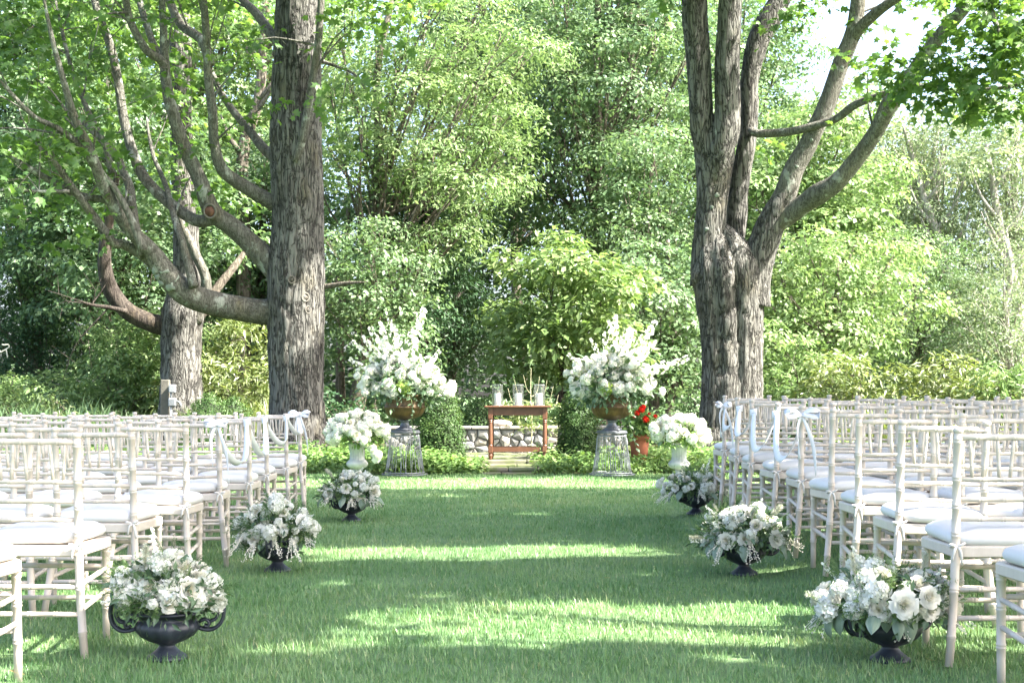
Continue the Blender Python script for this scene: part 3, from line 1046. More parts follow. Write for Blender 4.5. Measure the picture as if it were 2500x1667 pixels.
def right_maple():
    xb = PD(1678, 1062, 23)[0]
    base = np.array([xb, 23.0, 0.0])
    root = thing('maple_tree', 'old maple forking into several leaning stems behind the chairs', 'tree', base, 0, 'old maples at the back of the lawn')
    L = lambda pts, ws, d0, d1, **kw: limb(root, pts, ws, interp_depth(len(pts), d0, d1), KM, base=base, **{'twigs': 2 if len(pts) > 9 else 0, **kw})
    # butt of the tree up to where the stems part
    pts = [(1676, 1075), (1676, 1030), (1678, 980), (1678, 920), (1678, 850), (1677, 780), (1673, 710), (1670, 650), (1664, 610), (1656, 570), (1650, 535), (1646, 505)]
    ws = [205, 174, 150, 140, 137, 140, 150, 160, 152, 122, 74, 20]
    P = np.array([PD(x, y, 23) for x, y in pts]) - base
    Qp, q = resample(P, np.array(ws) * KM, 0.045)

    def dsp(a, Lx):
        f = bark_disp(0.06, 61, 13)(a, Lx)
        seam = -0.16 * np.exp(-((np.mod(a + 0.0, 2 * math.pi) - 4.9) / 0.16) ** 2) - 0.10 * np.exp(-((np.mod(a, 2 * math.pi) - 4.2) / 0.13) ** 2)
        return f + np.exp(-Lx / 0.35) * 0.25 * np.cos(a * 5 + 1.0) + seam * smooth01(0.4, 1.8, Lx) + 0.07 * np.cos(3 * a + 1.2)
    mb = MB()
    mb.add(*tube(Qp, q, 72, True, dsp))
    mb.build('trunk', M['bark_old'], root, True)
    # left stem, forking in two
    _, *R1 = L([(1636, 650), (1630, 600), (1630, 540), (1634, 480), (1637, 420), (1640, 360), (1640, 315), (1640, 285), (1640, 262)], [100, 84, 72, 70, 78, 92, 94, 66, 16], 22.95, 22.9, seed=62, mat='bark_old', seg=32, amp=0.045, step=0.05)
    L([(1640, 430), (1632, 380), (1624, 340), (1613, 300), (1609, 240), (1604, 145), (1596, 50), (1594, 0), (1585, -120), (1570, -300)], [16, 40, 58, 56, 56, 56, 60, 57, 46, 26], 22.9, 22.5, seed=63, mat='bark_old', seg=28, amp=0.05, step=0.05)
    L([(1644, 430), (1650, 385), (1656, 345), (1668, 300), (1671, 240), (1670, 145), (1675, 50), (1678, 0), (1690, -140), (1700, -320)], [16, 42, 60, 62, 58, 56, 54, 53, 44, 24], 22.75, 22.4, seed=64, mat='bark_old', seg=28, amp=0.045, step=0.05)
    # second stem behind
    L([(1684, 660), (1683, 580), (1692, 500), (1696, 440), (1708, 370), (1718, 310), (1722, 240), (1721, 190), (1740, 100), (1764, 50), (1792, 0), (1850, -120), (1900, -260)],
      [70, 48, 48, 46, 44, 42, 40, 42, 50, 56, 50, 40, 20], 23.25, 23.0, seed=65, mat='bark_old', seg=24, amp=0.05, step=0.05)
    # right limb and its two arms
    _, *R3 = L([(1722, 700), (1730, 640), (1748, 575), (1768, 520), (1790, 474), (1802, 445), (1812, 420)], [92, 78, 70, 66, 58, 38, 10], 22.95, 22.6, seed=66, mat='bark_old', seg=28, amp=0.03, step=0.05)
    _, *R4 = L([(1782, 495), (1806, 440), (1824, 388), (1855, 335), (1870, 300), (1899, 240), (1932, 145), (1960, 75), (1972, 0), (1985, -120), (2000, -260)],
      [60, 52, 46, 42, 40, 39, 38, 36, 34, 26, 14], 22.7, 21.8, seed=67, seg=16, snap=R3)
    L([(1958, 90), (1975, 65), (2014, 29), (2050, 4), (2110, -30)], [30, 26, 24, 20, 10], 21.9, 21.0, seed=68, snap=R4)
    _, *R5 = L([(1770, 520), (1812, 494), (1850, 466), (1880, 445), (1922, 418), (1975, 355), (2014, 298), (2043, 240), (2081, 192), (2129, 120), (2177, 62), (2215, 19), (2260, -40)],
      [50, 46, 44, 50, 40, 36, 34, 40, 32, 30, 29, 26, 14], 22.5, 19.6, seed=69, seg=16, snap=R3)
    L([(1725, 300), (1740, 307), (1793, 305), (1841, 297), (1918, 274), (1966, 240), (2033, 216), (2075, 200)], [20, 20, 20, 19, 17, 18, 15, 9], 23.0, 21.2, seed=70)
    L([(2075, 190), (2130, 200), (2200, 210), (2290, 204), (2360, 190)], [12, 11, 10, 9, 5], 20.2, 19.0, seed=71)
    L([(2290, -30), (2275, 20), (2290, 60), (2300, 90)], [14, 12, 9, 4], 18.8, 18.6, seed=72)
    for i, (x, y, rr, pth) in enumerate(((1642, 453, .04, R1), (1630, 480, .03, R1), (1618, 530, .035, R1), (1880, 290, .035, R4), (1860, 325, .03, R4), (1826, 385, .03, R4), (1930, 160, .03, R4), (1990, 330, .03, R5), (1850, 466, .035, R5))):
        p, nn = on_limb(pth, x, y)
        disc_on(root, 'lichen_patch', p - base, nn, rr, 'lichen', 0.006, 11, 40 + i, 0.25)
    # burrs
    for i, (x, y, rr) in enumerate(((1606, 640, .09),)):
        p = PD(x, y, 22.75) - base
        V, FL = lathe([(0.001, -0.5), (0.6, -0.4), (0.95, -0.05), (0.9, 0.3), (0.5, 0.6), (0.001, 0.7)], 12)
        mb = MB()
        mb.add(xf(V * rr * 2 * np.array([0.85, 0.7, 1.3]), None, p), FL)
        mb.build('burr', M['bark_old'], root, True)
    clouds = [(2075, 165, 19.2, .5), (2030, 190, 19.4, .4), (2120, 205, 19, .6), (2160, 240, 19, .6), (2200, 190, 18.8, .6), (2250, 130, 18.6, .7), (2290, 190, 18.4, .7),
              (2330, 110, 18.3, .7), (2330, 240, 18.2, .5), (2300, 30, 18.6, .7), (2200, 20, 19, .55), (2350, 30, 18.4, .7), (2240, 245, 18.6, .4), (2320, 290, 18.2, .35),
              (1830, 20, 22, .45), (1790, 65, 22.3, .35), (1860, 45, 22, .3), (1950, 300, 21.8, .25), (1560, 0, 22.3, .3), (2150, 10, 19.5, .3)]
    near_leaves(root, base, [(x, y - 14, d, r) for x, y, d, r in clouds], 'leaf_maple', 34, 0.15)
    crown_above(root, base, (4.2, 21.0, 11.2), (7.0, 5.2, 3.6), 4600, 0.22, 'leaf_maple')


left_maple()
right_maple()


# maples out of view beside the lawn, placed to shade the aisle and seats
def side_maple(label, x, y, c, r, n, seed):
    base = np.array([x, y, 0.0])
    root = thing('maple_tree', label, 'tree', base, 0, 'maples shading the lawn')
    lobes = fill_lobes(np.array(c) - base, np.array(r) * 0.8, 9, 1.4, seed=seed)
    branch_mesh((0, 0, 0), 0.34, lobes, (c[0] - x) * 0.4 * np.array([1, 0, 0]) + np.array([0, (c[1] - y) * 0.4, c[2] + 1.0]), 10, seed).build('trunk', M['bark_old'], root, True)
    crown_above(root, base, c, r, n, 0.25, 'leaf_maple', 'crown', 1.0, 5.0)


side_maple('tall maple beside the lawn spreading its crown over the front rows', 10.5, 2.5, (6.2, 4.0, 8.6), (6.5, 5.2, 2.6), 4200, 1)
side_maple('tall maple beside the lawn with branches over the middle rows', 11.5, 12.0, (7.6, 11.2, 9.6), (6.5, 5.6, 2.8), 4600, 2)
side_maple('tall maple farthest to the side of the lawn', 17.0, 7.0, (14.0, 6.5, 9.2), (5.0, 6.0, 2.8), 3600, 3)


# ------------------------------------------------------------------ wood behind
def crownD(x0, x1, y0, y1, d, depth_r=None):
    a = PD(x0, y1, d)
    b = PD(x1, y0, d)
    c = (a + b) / 2
    rx = (b[0] - a[0]) / 2
    rz = (b[2] - a[2]) / 2
    return c, np.array([rx, depth_r or min(rx, 2.6), rz])


def wood():
    def T(label, cat, bx, d, crown, n, lsz, leaf, bark, r0, seed, topD=None, name='tree', **kw):
        c, r = crownD(*crown, d, kw.pop('dr', None))
        if name == 'tree':
            r = r * np.array([1.12, 1.0, 1.06])
            n = int(n * 1.25)
        base = (PD(bx, 900, d)[0], d + 0.2, 0.0)
        lob = fill_lobes(c, r, n, lsz, kw.pop('squash', 0.6), seed)
        top = (c[0] * 0.6 + base[0] * 0.4, d + 0.2, c[2] + r[2] * 0.8)
        return bg_tree(name, label, cat, base, top, r0, lob, leaf, bark, seed=seed, **kw)
    g1 = 'trees of the wood behind the lawn'
    # centre
    T('yellow-green tree with drooping layered foliage beside the single-trunked maple', 'tree', 800, 33.5, (735, 1190, -60, 640), 44, 0.72, 'leaf_yellow', 'bark_far', 0.2, 101,
      dens=85, k=13, size=0.15, rad=0.3, aspect=0.42, hang=0.55, group=g1, up=0.1, flat=0.3)
    T('tall bluish-green tree with several bare stems between the two maples', 'tree', 1370, 37.0, (1120, 1640, -60, 600), 46, 0.95, 'leaf_mid', 'bark_far', 0.24, 102,
      dens=70, k=13, size=0.15, rad=0.33, group=g1, up=0.35)
    T('rounded yellow-green dogwood behind the altar table', 'tree', 1290, 26.6, (1105, 1475, 545, 880), 26, 0.55, 'leaf_dogwood', 'bark_dark', 0.07, 103,
      dens=110, k=10, size=0.15, rad=0.24, aspect=0.6, name='dogwood_tree', up=0.3, dr=1.3)
    T('dark hemlock with a bare brown trunk behind the flower urn', 'tree', 962, 35.5, (820, 1110, 330, 900), 24, 0.75, 'leaf_dark', 'bark_dark', 0.2, 104,
      dens=80, k=16, size=0.11, rad=0.34, aspect=0.35, squash=0.4, hang=0.5, name='hemlock_tree', up=0.0)
    T('green tree with shaded lower boughs behind the terracotta pot', 'tree', 1540, 30.5, (1430, 1640, 520, 900), 22, 0.6, 'leaf_mid', 'bark_far', 0.12, 105,
      dens=80, k=12, size=0.14, rad=0.28, group=g1)
    # right
    T('bright yellow-green maple just behind the forked maple', 'tree', 1860, 34.0, (1690, 2050, 215, 880), 38, 0.8, 'leaf_yellow', 'bark_far', 0.2, 106,
      dens=85, k=13, size=0.16, rad=0.32, group=g1, up=0.35)
    T('slender airy tree with pale forked stems near the sky gap', 'tree', 2170, 41.0, (2040, 2290, 240, 720), 26, 0.8, 'leaf_pale', 'bark_pale', 0.16, 107,
      dens=75, k=11, size=0.13, rad=0.4, aspect=0.4, group='airy pale trees', squash=0.8)
    T('slender airy tree with white leaning trunk at the far edge of the wood', 'tree', 2335, 40.0, (2240, 2470, 210, 720), 26, 0.8, 'leaf_pale', 'bark_pale', 0.17, 108,
      dens=75, k=11, size=0.13, rad=0.4, aspect=0.4, group='airy pale trees', squash=0.8)
    T('dense olive-green tree below the airy pale trees', 'tree', 2120, 37.0, (2010, 2230, 520, 880), 24, 0.7, 'leaf_mid', 'bark_far', 0.13, 109,
      dens=80, k=12, size=0.12, rad=0.33, aspect=0.45, group=g1)
    T('feathery grey-green tree at the edge of the wood behind the last chairs', 'tree', 2320, 36.0, (2200, 2440, 520, 890), 24, 0.7, 'leaf_pale', 'bark_pale', 0.14, 110,
      dens=70, k=11, size=0.12, rad=0.36, aspect=0.4, group=g1)
    T('light green tree filling the gap between forked maple stems and sky', 'tree', 1990, 44.0, (1730, 2130, 250, 600), 30, 1.0, 'leaf_pale', 'bark_far', 0.2, 111,
      dens=60, k=12, size=0.16, rad=0.42, group=g1, up=0.35)
    # left
    T('black-green spruce with a straight grey trunk behind the far row of chairs', 'tree', 95, 36.0, (-90, 150, 430, 900), 22, 0.85, 'leaf_dark', 'bark_far', 0.19, 112,
      dens=90, k=16, size=0.11, rad=0.36, aspect=0.3, squash=0.4, hang=0.6, name='spruce_tree', up=0.0)
    T('bright green tree seen through the limbs of the single-trunked maple', 'tree', 250, 33.0, (60, 420, 130, 720), 40, 0.85, 'leaf_deep', 'bark_far', 0.16, 113,
      dens=75, k=13, size=0.15, rad=0.33, group=g1)
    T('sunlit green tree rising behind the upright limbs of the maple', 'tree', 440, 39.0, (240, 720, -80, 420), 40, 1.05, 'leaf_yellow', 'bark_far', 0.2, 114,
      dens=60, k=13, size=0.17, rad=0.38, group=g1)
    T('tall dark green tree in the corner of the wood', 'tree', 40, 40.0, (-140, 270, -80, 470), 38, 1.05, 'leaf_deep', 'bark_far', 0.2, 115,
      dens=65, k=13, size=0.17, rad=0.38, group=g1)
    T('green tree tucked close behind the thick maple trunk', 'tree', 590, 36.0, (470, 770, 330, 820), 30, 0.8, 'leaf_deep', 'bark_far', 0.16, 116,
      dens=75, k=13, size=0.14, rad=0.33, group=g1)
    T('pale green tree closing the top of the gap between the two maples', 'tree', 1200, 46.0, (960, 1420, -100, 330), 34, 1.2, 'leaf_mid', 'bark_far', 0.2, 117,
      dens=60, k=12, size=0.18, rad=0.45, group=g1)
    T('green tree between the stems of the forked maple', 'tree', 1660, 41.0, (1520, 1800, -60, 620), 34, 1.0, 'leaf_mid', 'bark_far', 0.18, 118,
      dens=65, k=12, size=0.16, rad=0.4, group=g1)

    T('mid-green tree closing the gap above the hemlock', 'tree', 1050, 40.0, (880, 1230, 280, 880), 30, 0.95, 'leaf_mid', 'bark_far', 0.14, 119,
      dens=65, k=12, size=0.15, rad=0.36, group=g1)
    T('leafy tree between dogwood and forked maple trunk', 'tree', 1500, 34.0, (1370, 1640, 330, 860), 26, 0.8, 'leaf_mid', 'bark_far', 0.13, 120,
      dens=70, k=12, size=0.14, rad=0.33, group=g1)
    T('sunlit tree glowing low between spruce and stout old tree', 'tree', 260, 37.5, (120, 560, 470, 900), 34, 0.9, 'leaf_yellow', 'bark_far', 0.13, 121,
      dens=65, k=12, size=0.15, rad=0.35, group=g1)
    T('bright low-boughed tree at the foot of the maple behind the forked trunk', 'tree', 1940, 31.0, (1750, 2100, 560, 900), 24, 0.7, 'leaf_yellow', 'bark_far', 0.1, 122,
      dens=75, k=12, size=0.14, rad=0.3, group=g1)

    T('leafy tree with boughs reaching low beside the thick maple trunk', 'tree', 860, 31.5, (735, 980, 500, 900), 22, 0.65, 'leaf_mid', 'bark_far', 0.07, 123,
      dens=75, k=12, size=0.13, rad=0.3, group=g1)

    # the second old tree with a dark curved limb
    base = np.array([PD(420, 1000, 27.5)[0], 27.5, 0.0])
    root = thing('tree', 'stout old tree with a dark curving limb beside the utility post', 'tree', base, 0)
    k = 0.5 * 1.0629 / (3472 / 27.5)
    LL = lambda pts, ws, d0, d1, **kw: limb(root, pts, ws, interp_depth(len(pts), d0, d1), k, base=base, **kw)
    LL([(420, 1010), (420, 960), (418, 900), (418, 830), (418, 770), (420, 720), (424, 670), (428, 600), (425, 480), (418, 330), (415, 180), (415, 60), (418, -60)],
       [150, 112, 98, 92, 94, 100, 78, 60, 56, 52, 50, 48, 40], 27.5, 27.5, name='trunk', mat='bark_old', seg=28, amp=0.07, seed=81, step=0.08)
    LL([(405, 752), (370, 748), (330, 735), (290, 712), (258, 672), (243, 630), (240, 580), (250, 500), (270, 400)], [56, 46, 42, 40, 38, 34, 30, 24, 12], 27.5, 26.9, mat='bark_dark', seed=82, seg=14)
    LL([(290, 715), (250, 706), (210, 700), (180, 690)], [12, 9, 7, 3], 27.1, 26.5, mat='bark_dark', seed=83, twigs=5)
    LL([(450, 740), (475, 656), (449, 583), (419, 518), (405, 470)], [26, 24, 22, 18, 8], 27.4, 26.9, mat='bark_limb', seed=84)
    LL([(455, 730), (500, 660), (540, 610), (575, 560)], [28, 22, 18, 8], 27.6, 28.1, mat='bark_far', seed=85)
    pts = np.array([PD(x, y, 28.6) for x, y in ((330, 560), (280, 480), (220, 660), (480, 560), (560, 560), (500, 470), (420, 360), (360, 420), (200, 600))])
    C, O = lobe_points([(*p, .7, .7, .5) for p in pts], 85)
    tag(leaf_mass('crown', C - base, O, 'leaf_mid', 12, 0.14, 0.32, root, aspect=0.6), kind='stuff')

    # leaning bare trunks among the far trees
    for i, (pts, ws, d, mat, lab) in enumerate((
            ([(557, 930), (560, 600), (557, 367), (575, 290), (596, 216), (606, 100), (612, 0)], [40, 34, 30, 28, 26, 22, 18], 35, 'bark_far', 'grey trunk standing behind the maple limbs beside the thick trunk'),
            ([(783, 930), (781, 800), (785, 700), (795, 600), (800, 480)], [24, 18, 17, 15, 10], 34.0, 'bark_far', 'thin dark trunk just right of the single-trunked maple'),
            ([(1372, 900), (1375, 560), (1380, 440), (1395, 330), (1430, 200), (1460, 60), (1470, -40)], [30, 26, 24, 22, 20, 16, 12], 37.4, 'bark_far', 'tall grey stem in the gap between the maples'),
            ([(1480, 900), (1462, 560), (1455, 400), (1450, 300), (1452, 180), (1448, 60), (1450, -40)], [34, 30, 28, 28, 26, 22, 16], 38.5, 'bark_far', 'thicker grey stem behind the bluish-green tree'),
            ([(2200, 900), (2190, 700), (2160, 560), (2130, 480), (2100, 380), (2075, 290)], [26, 24, 22, 20, 14, 8], 40.3, 'bark_pale', 'pale leaning stem under the sky gap'),
            ([(2345, 900), (2340, 720), (2322, 620), (2300, 540), (2280, 420), (2265, 330)], [30, 26, 24, 22, 16, 8], 39.3, 'bark_pale', 'whitish forked stem at the edge of the wood'))):
        b = np.array([PD(pts[0][0], pts[0][1], d)[0], d, 0.0])
        rt = thing('tree', lab, 'tree', b, 0)
        kk = 0.5 * 1.0629 / (3472 / d)
        limb(rt, pts, ws, [d] * len(pts), kk, 'trunk', mat, 10, 0.04, 0.2, 120 + i, b)
        g = np.random.default_rng(300 + i)
        for j in range(7):
            f = g.uniform(0.35, 0.95)
            q = np.array(pts, float)
            ii = int(f * (len(q) - 1))
            s = q[ii] * (1 - f * (len(q) - 1) + ii) + q[min(ii + 1, len(q) - 1)] * (f * (len(q) - 1) - ii)
            sd = g.choice([-1, 1])
            ln = g.uniform(60, 130)
            limb(rt, [s, s + np.array([sd * 0.35 * ln, -0.45 * ln]), s + np.array([sd * 0.6 * ln, -1.1 * ln])], [ws[ii] * 0.5, ws[ii] * 0.35, 3], [d, d - 0.2, d + g.uniform(-.6, .6)], kk, 'limb', mat, 6, 0.0, 0.25, 150 + j, b)
        P = np.array([PD(*(np.array(pts[-1]) + g.normal(0, 60, 2)), d + g.uniform(-1, 1)) for _ in range(6)])
        C, O = lobe_points([(*p, .7, .7, .5) for p in P], 50)
        tag(leaf_mass('crown', C - b, O, 'leaf_mid' if i < 4 else 'leaf_pale', 10, 0.14, 0.36, rt), kind='stuff')

    # undergrowth under the trees
    n = 5200
    x = rng.uniform(-19, 19, n)
    y = 43 + 3 * vnoise(x * 0.3, x * 0 + 5, 27) + rng.uniform(-1.5, 1.5, n)
    z = rng.uniform(0.0, 1, n) * (3.6 + 1.6 * vnoise(x * 0.4, x * 0 + 2, 28))
    C = np.stack([x, y, z], 1)
    C[:, 1] += 1.2 * vnoise(x * 0.9, z * 0.9, 29)
    O = norm(np.stack([0.3 * rng.normal(size=n), np.full(n, -0.8), np.full(n, 0.6)], 1))
    tag(leaf_mass('undergrowth', C, O, 'leaf_mid', 8, 0.22, 0.42, aspect=0.6), 'dense green undergrowth beneath the trees of the wood', 'undergrowth', kind='stuff')

    # far wood as one mass, open to the sky above the airy trees
    n = 9000
    x = rng.uniform(-24, 24, n)
    y = 53 + 4 * vnoise(x * 0.22, x * 0 + 3, 21) + rng.uniform(-1.5, 1.5, n)
    top = 17.5 + 2.5 * vnoise(x * 0.35, x * 0 + 9, 22)
    xd = (x * (3472 / y) + 1250) / 1.0629
    gap = smooth01(1780, 1880, xd) * (1 - smooth01(2170, 2300, xd))
    top = top - gap * (8.0 + 1.5 * vnoise(x * 1.1, x * 0 + 4, 23))
    z = rng.uniform(0.0, 1, n) * top
    keep = vnoise(x * 0.7, z * 0.9, 24) > rng.uniform(-1.0, -0.2, n)
    C = np.stack([x, y, z], 1)[keep]
    C[:, 1] += 1.6 * vnoise(C[:, 0] * 0.5, C[:, 2] * 0.6, 25)
    O = norm(np.stack([0.3 * rng.normal(size=len(C)), np.full(len(C), -0.8), np.full(len(C), 0.6)], 1))
    o = leaf_mass('distant_woodland', C, O, 'leaf_mid', 7, 0.30, 0.6, aspect=0.75)
    tag(o, 'far green wood closing the view behind the single trees', 'woodland', kind='stuff')


wood()

# ------------------------------------------------------------------ terrace, steps, stone wall
t = NT('field_stone')
c = t.coord('Object')
oi = t.n('ShaderNodeObjectInfo')
basec = t.ramp(oi.outputs['Random'], [(0.0, (0.16, 0.16, 0.155)), (0.3, (0.27, 0.26, 0.24)), (0.5, (0.34, 0.29, 0.23)), (0.65, (0.24, 0.245, 0.25)), (0.85, (0.33, 0.315, 0.29)), (1.0, (0.20, 0.198, 0.195))])
n1 = t.noise(c, 9.0, 6.0, 0.65)
n2 = t.noise(c, 40.0, 5.0, 0.7)
colr = t.mix(t.ramp(n1, [(0.35, (0, 0, 0)), (0.7, (0.7, 0.7, 0.7))]), basec, t.mix(n2, (0.08, 0.078, 0.072), (0.29, 0.28, 0.26)))
t.pbsdf(colr, 0.9, t.bump(n1, 0.5, 0.02, t.bump(n2, 0.4, 0.006)), spec=0.2)
M['stone'] = t.m
M['joint'] = plain('joint', (0.05, 0.048, 0.045), 0.95, 0.3, 20)
t = NT('flagstone')
c = t.coord('Object')
n1 = t.noise(c, 4.0, 6.0, 0.65)
oi = t.n('ShaderNodeObjectInfo')
b = t.ramp(oi.outputs['Random'], [(0.0, (0.13, 0.13, 0.10)), (0.5, (0.19, 0.175, 0.13)), (1.0, (0.16, 0.16, 0.135))])
col = t.mix(t.ramp(n1, [(0.38, (0, 0, 0)), (0.58, (0.85, 0.85, 0.85))]), b, (0.10, 0.135, 0.04))  # green tone mixes moss with painted dappled shade
t.pbsdf(col, 0.9, t.bump(n1, 0.5, 0.02), spec=0.2)
M['flag'] = t.m


def clip_poly(poly, p, nrm):
    out = []
    m = len(poly)
    for i in range(m):
        a, b = poly[i], poly[(i + 1) % m]
        da, db = np.dot(a - p, nrm), np.dot(b - p, nrm)
        if da <= 0:
            out.append(a)
        if da * db < 0:
            out.append(a + (b - a) * da / (da - db))
    return out


def voronoi(pts, x0, x1, z0, z1, ax=1.0):
    cells = []
    for i, p in enumerate(pts):
        poly = [np.array(q, float) for q in ((x0, z0), (x1, z0), (x1, z1), (x0, z1))]
        for j, q in enumerate(pts):
            if i == j:
                continue
            d = q - p
            poly = clip_poly(poly, (p + q) / 2, d)
            if not poly:
                break
        if len(poly) >= 3:
            cells.append(np.array(poly))
    return cells


def inset(poly, d):
    c = poly.mean(0)
    out = [q for q in poly]
    m = len(poly)
    res = [np.array(q) for q in poly]
    cl = list(res)
    for i in range(m):
        a, b = poly[i], poly[(i + 1) % m]
        e = b - a
        ln = np.linalg.norm(e)
        if ln < 1e-6:
            continue
        nr = np.array([e[1], -e[0]]) / ln
        cl = clip_poly(cl, a - nr * d, nr)
        if len(cl) < 3:
            return None
    return np.array(cl)


def stone_prism(poly, depth, bev, g, to3):
    """irregular stone: polygon with a chamfered, slightly tilted and bulging face; to3(u, v, w) maps to the world"""
    p2 = inset(poly, bev)
    if p2 is None or len(p2) < 3:
        return None
    m, m2 = len(poly), len(p2)
    c = poly.mean(0)
    tilt = g.normal(0, 0.03, 2)
    mb = MB()
    # rebuild the face with as many corners as the outline
    ctr = c
    p2 = np.array([ctr + (q - ctr) * max(0.5, 1 - bev * 1.6 / max(np.linalg.norm(q - ctr), 1e-3)) + g.normal(0, bev * 0.25, 2) for q in poly])
    V = [to3(q[0], q[1], -depth) for q in poly] + [to3(q[0], q[1], -bev * 0.8) for q in poly] + \
        [to3(q[0], q[1], np.dot(q - c, tilt) + g.normal(0, 0.004)) for q in p2] + [to3(*c, g.uniform(0.004, 0.018))]
    i = np.arange(m)
    F4 = np.concatenate([np.stack([i + k * m, (i + 1) % m + k * m, (i + 1) % m + (k + 1) * m, i + (k + 1) * m], 1) for k in (0, 1)])
    F3 = np.stack([2 * m + i, 2 * m + (i + 1) % m, np.full(m, 3 * m)], 1)
    mb.add(np.array(V), [F4, F3])
    return mb


def stone_wall():
    y0 = 22.9
    x0, x1, z0, z1 = -2.05, 1.75, 0.05, 0.525
    root = thing('stone_wall', 'low dry-laid fieldstone wall behind the altar table', 'wall', (0, y0, 0))
    mb = MB()
    mb.add(*box(x0, 0.035, 0.0, x1, 0.42, z1 - 0.002))
    mb.build('wall_core', M['joint'], root)
    g = np.random.default_rng(5)
    pts = []
    for row, (zc, n) in enumerate(((0.10, 22), (0.22, 17), (0.34, 19), (0.46, 21))):
        for k in range(n):
            pts.append(np.array([x0 + (k + 0.5 + 0.5 * (row % 2) + g.uniform(-0.33, 0.33)) * (x1 - x0) / n, zc + g.uniform(-0.055, 0.055)]))
    for cell in voronoi(pts, x0, x1, z0, z1):
        q = inset(cell, g.uniform(0.003, 0.008))
        if q is None or len(q) < 3:
            continue
        # clip sharp corners a little
        off = g.uniform(-0.018, 0.022)
        s = stone_prism(q, 0.13, 0.02, g, lambda u, v, w: (u, -w - off, v))
        if s:
            s.build('stone', M['stone'], root)
    x = x0 - 0.03
    while x < x1:
        w = g.uniform(0.45, 0.8)
        mb = MB()
        mb.add(*box(x + 0.006, -0.035 + g.uniform(-.012, .012), z1 + 0.002, x + w - 0.004, 0.46, z1 + 0.05 + g.uniform(-.006, .006), 0.01))
        mb.build('coping_stone', M['stone'], root)
        x += w
    g2 = np.random.default_rng(6)
    b = thing('boulder', 'pinkish boulder lying on top of the stone wall', 'boulder', (PS(1222, 1035, 23)[0], 23.05, 0.577))
    V, FL = lathe([(0.001, -.005), (.14, 0.0), (.17, .03), (.15, .07), (.07, .095), (.001, .1)], 11, lambda i, a: 1 + 0.15 * np.cos(2 * a + 1) + 0.08 * np.sin(3 * a + i))
    mb = MB()
    mb.add(V, FL)
    mb.build('stone', M['pink_stone'], b, True)


M['pink_stone'] = plain('pink_stone', (0.55, 0.44, 0.36), 0.9, 0.2, 15, 0.4)
stone_wall()


def terrace():
    root = thing('stone_terrace', 'flagstone terrace with moss and painted dappled shade in front of the stone wall', 'terrace', (0, 0, 0))
    tag(root, kind='structure')
    mb = MB()
    mb.add(*box(-2.0, 20.42, 0.0, 1.75, 22.93, 0.135))
    mb.build('terrace_base', M['joint'], root)
    g = np.random.default_rng(8)
    pts = [np.array([g.uniform(-2, 1.75), g.uniform(20.4, 22.9)]) for _ in range(34)]
    for _ in range(3):
        pts = [c.mean(0) for c in voronoi(pts, -2.0, 1.75, 20.4, 22.9)]
    for cell in voronoi(pts, -2.0, 1.75, 20.4, 22.9):
        q = inset(cell, 0.014)
        if q is None:
            continue
        s = stone_prism(q, 0.03, 0.008, g, lambda u, v, w: (u, v, 0.152 + w * 0.4))
        if s:
            s.build('flagstone', M['flag'], root)
    st = thing('stone_steps', 'shallow stone steps with moss and painted dapples leading up to the altar table', 'steps', (0, 0, 0))
    for (xa, xb, ya, yb, za, zb) in ((-0.42, 0.30, 19.18, 19.50, 0.0, 0.026), (-0.44, 0.34, 19.46, 19.84, 0.028, 0.078), (-0.50, 0.42, 19.80, 20.18, 0.03, 0.108), (-0.55, 0.5, 20.12, 20.5, 0.03, 0.158)):
        xs = np.sort(np.concatenate([[xa, xb], g.uniform(xa + 0.25, xb - 0.2, 1)]))
        for a, b in zip(xs[:-1], xs[1:]):
            mb = MB()
            mb.add(*box(a + 0.004, ya + g.uniform(-.015, .015), za, b - 0.004, yb, zb + g.uniform(-0.004, 0.004), 0.012))
            mb.build('step_slab', M['flag'], st)


terrace()

# ------------------------------------------------------------------ planting
def mound_points(n, x0, x1, yf, depth, hfun):
    x = rng.uniform(x0, x1, n)
    y = yf(x) + rng.uniform(0, 1, n) ** 1.3 * depth
    h = hfun(x, y)
    z = h * rng.uniform(0.35, 1.0, n)
    edge = (y - yf(x)) < 0.12
    z[edge] *= rng.uniform(0.1, 1.0, edge.sum())
    O = np.stack([0.2 * rng.normal(size=n), np.full(n, -0.35), np.full(n, 0.8)], 1)
    return np.stack([x, y, z], 1), norm(O)


def ground_cover():
    bed = lambda x: 19.3 + 0.25 * np.sin(x * 1.3) * smooth01(0.8, 2.0, np.abs(x)) + 0.25 * smooth01(1.0, 4.0, np.abs(x))
    for nm, lab, (a, b), n in (('ground_cover', 'low green ground cover in the bed under the single-trunked maple', (-7.5, -1.55), 3900),
                               ('ground_cover', 'bright ground cover spilling beside the stone steps below the topiaries', (0.36, 6.5), 3900),
                               ('ground_cover', 'leafy ground cover at the foot of the topiary beside the steps', (-1.6, -0.42), 900)):
        hf = (lambda x, y: (0.20 + 0.07 * vnoise(x * 2.1, y * 2.1, 31) + 0.10 * smooth01(19.6, 20.6, y)) * (1 - 0.25 * np.exp(-((x - 1.82) / 0.35) ** 2))) if n > 1000 else (lambda x, y: 0.13 + 0.13 * smooth01(-0.5, -1.1, x) + 0.05 * vnoise(x * 3, y * 3, 32))
        P, O = mound_points(n, a, b, bed, 2.2 if n > 1000 else 0.75, hf)
        o = leaf_mass(nm, P, O, 'leaf_cover', 6, 0.072, 0.12, flat=0.5, upw=0.8, aspect=0.6, jit=0.5)
        tag(o, lab, 'ground cover', kind='stuff')


ground_cover()


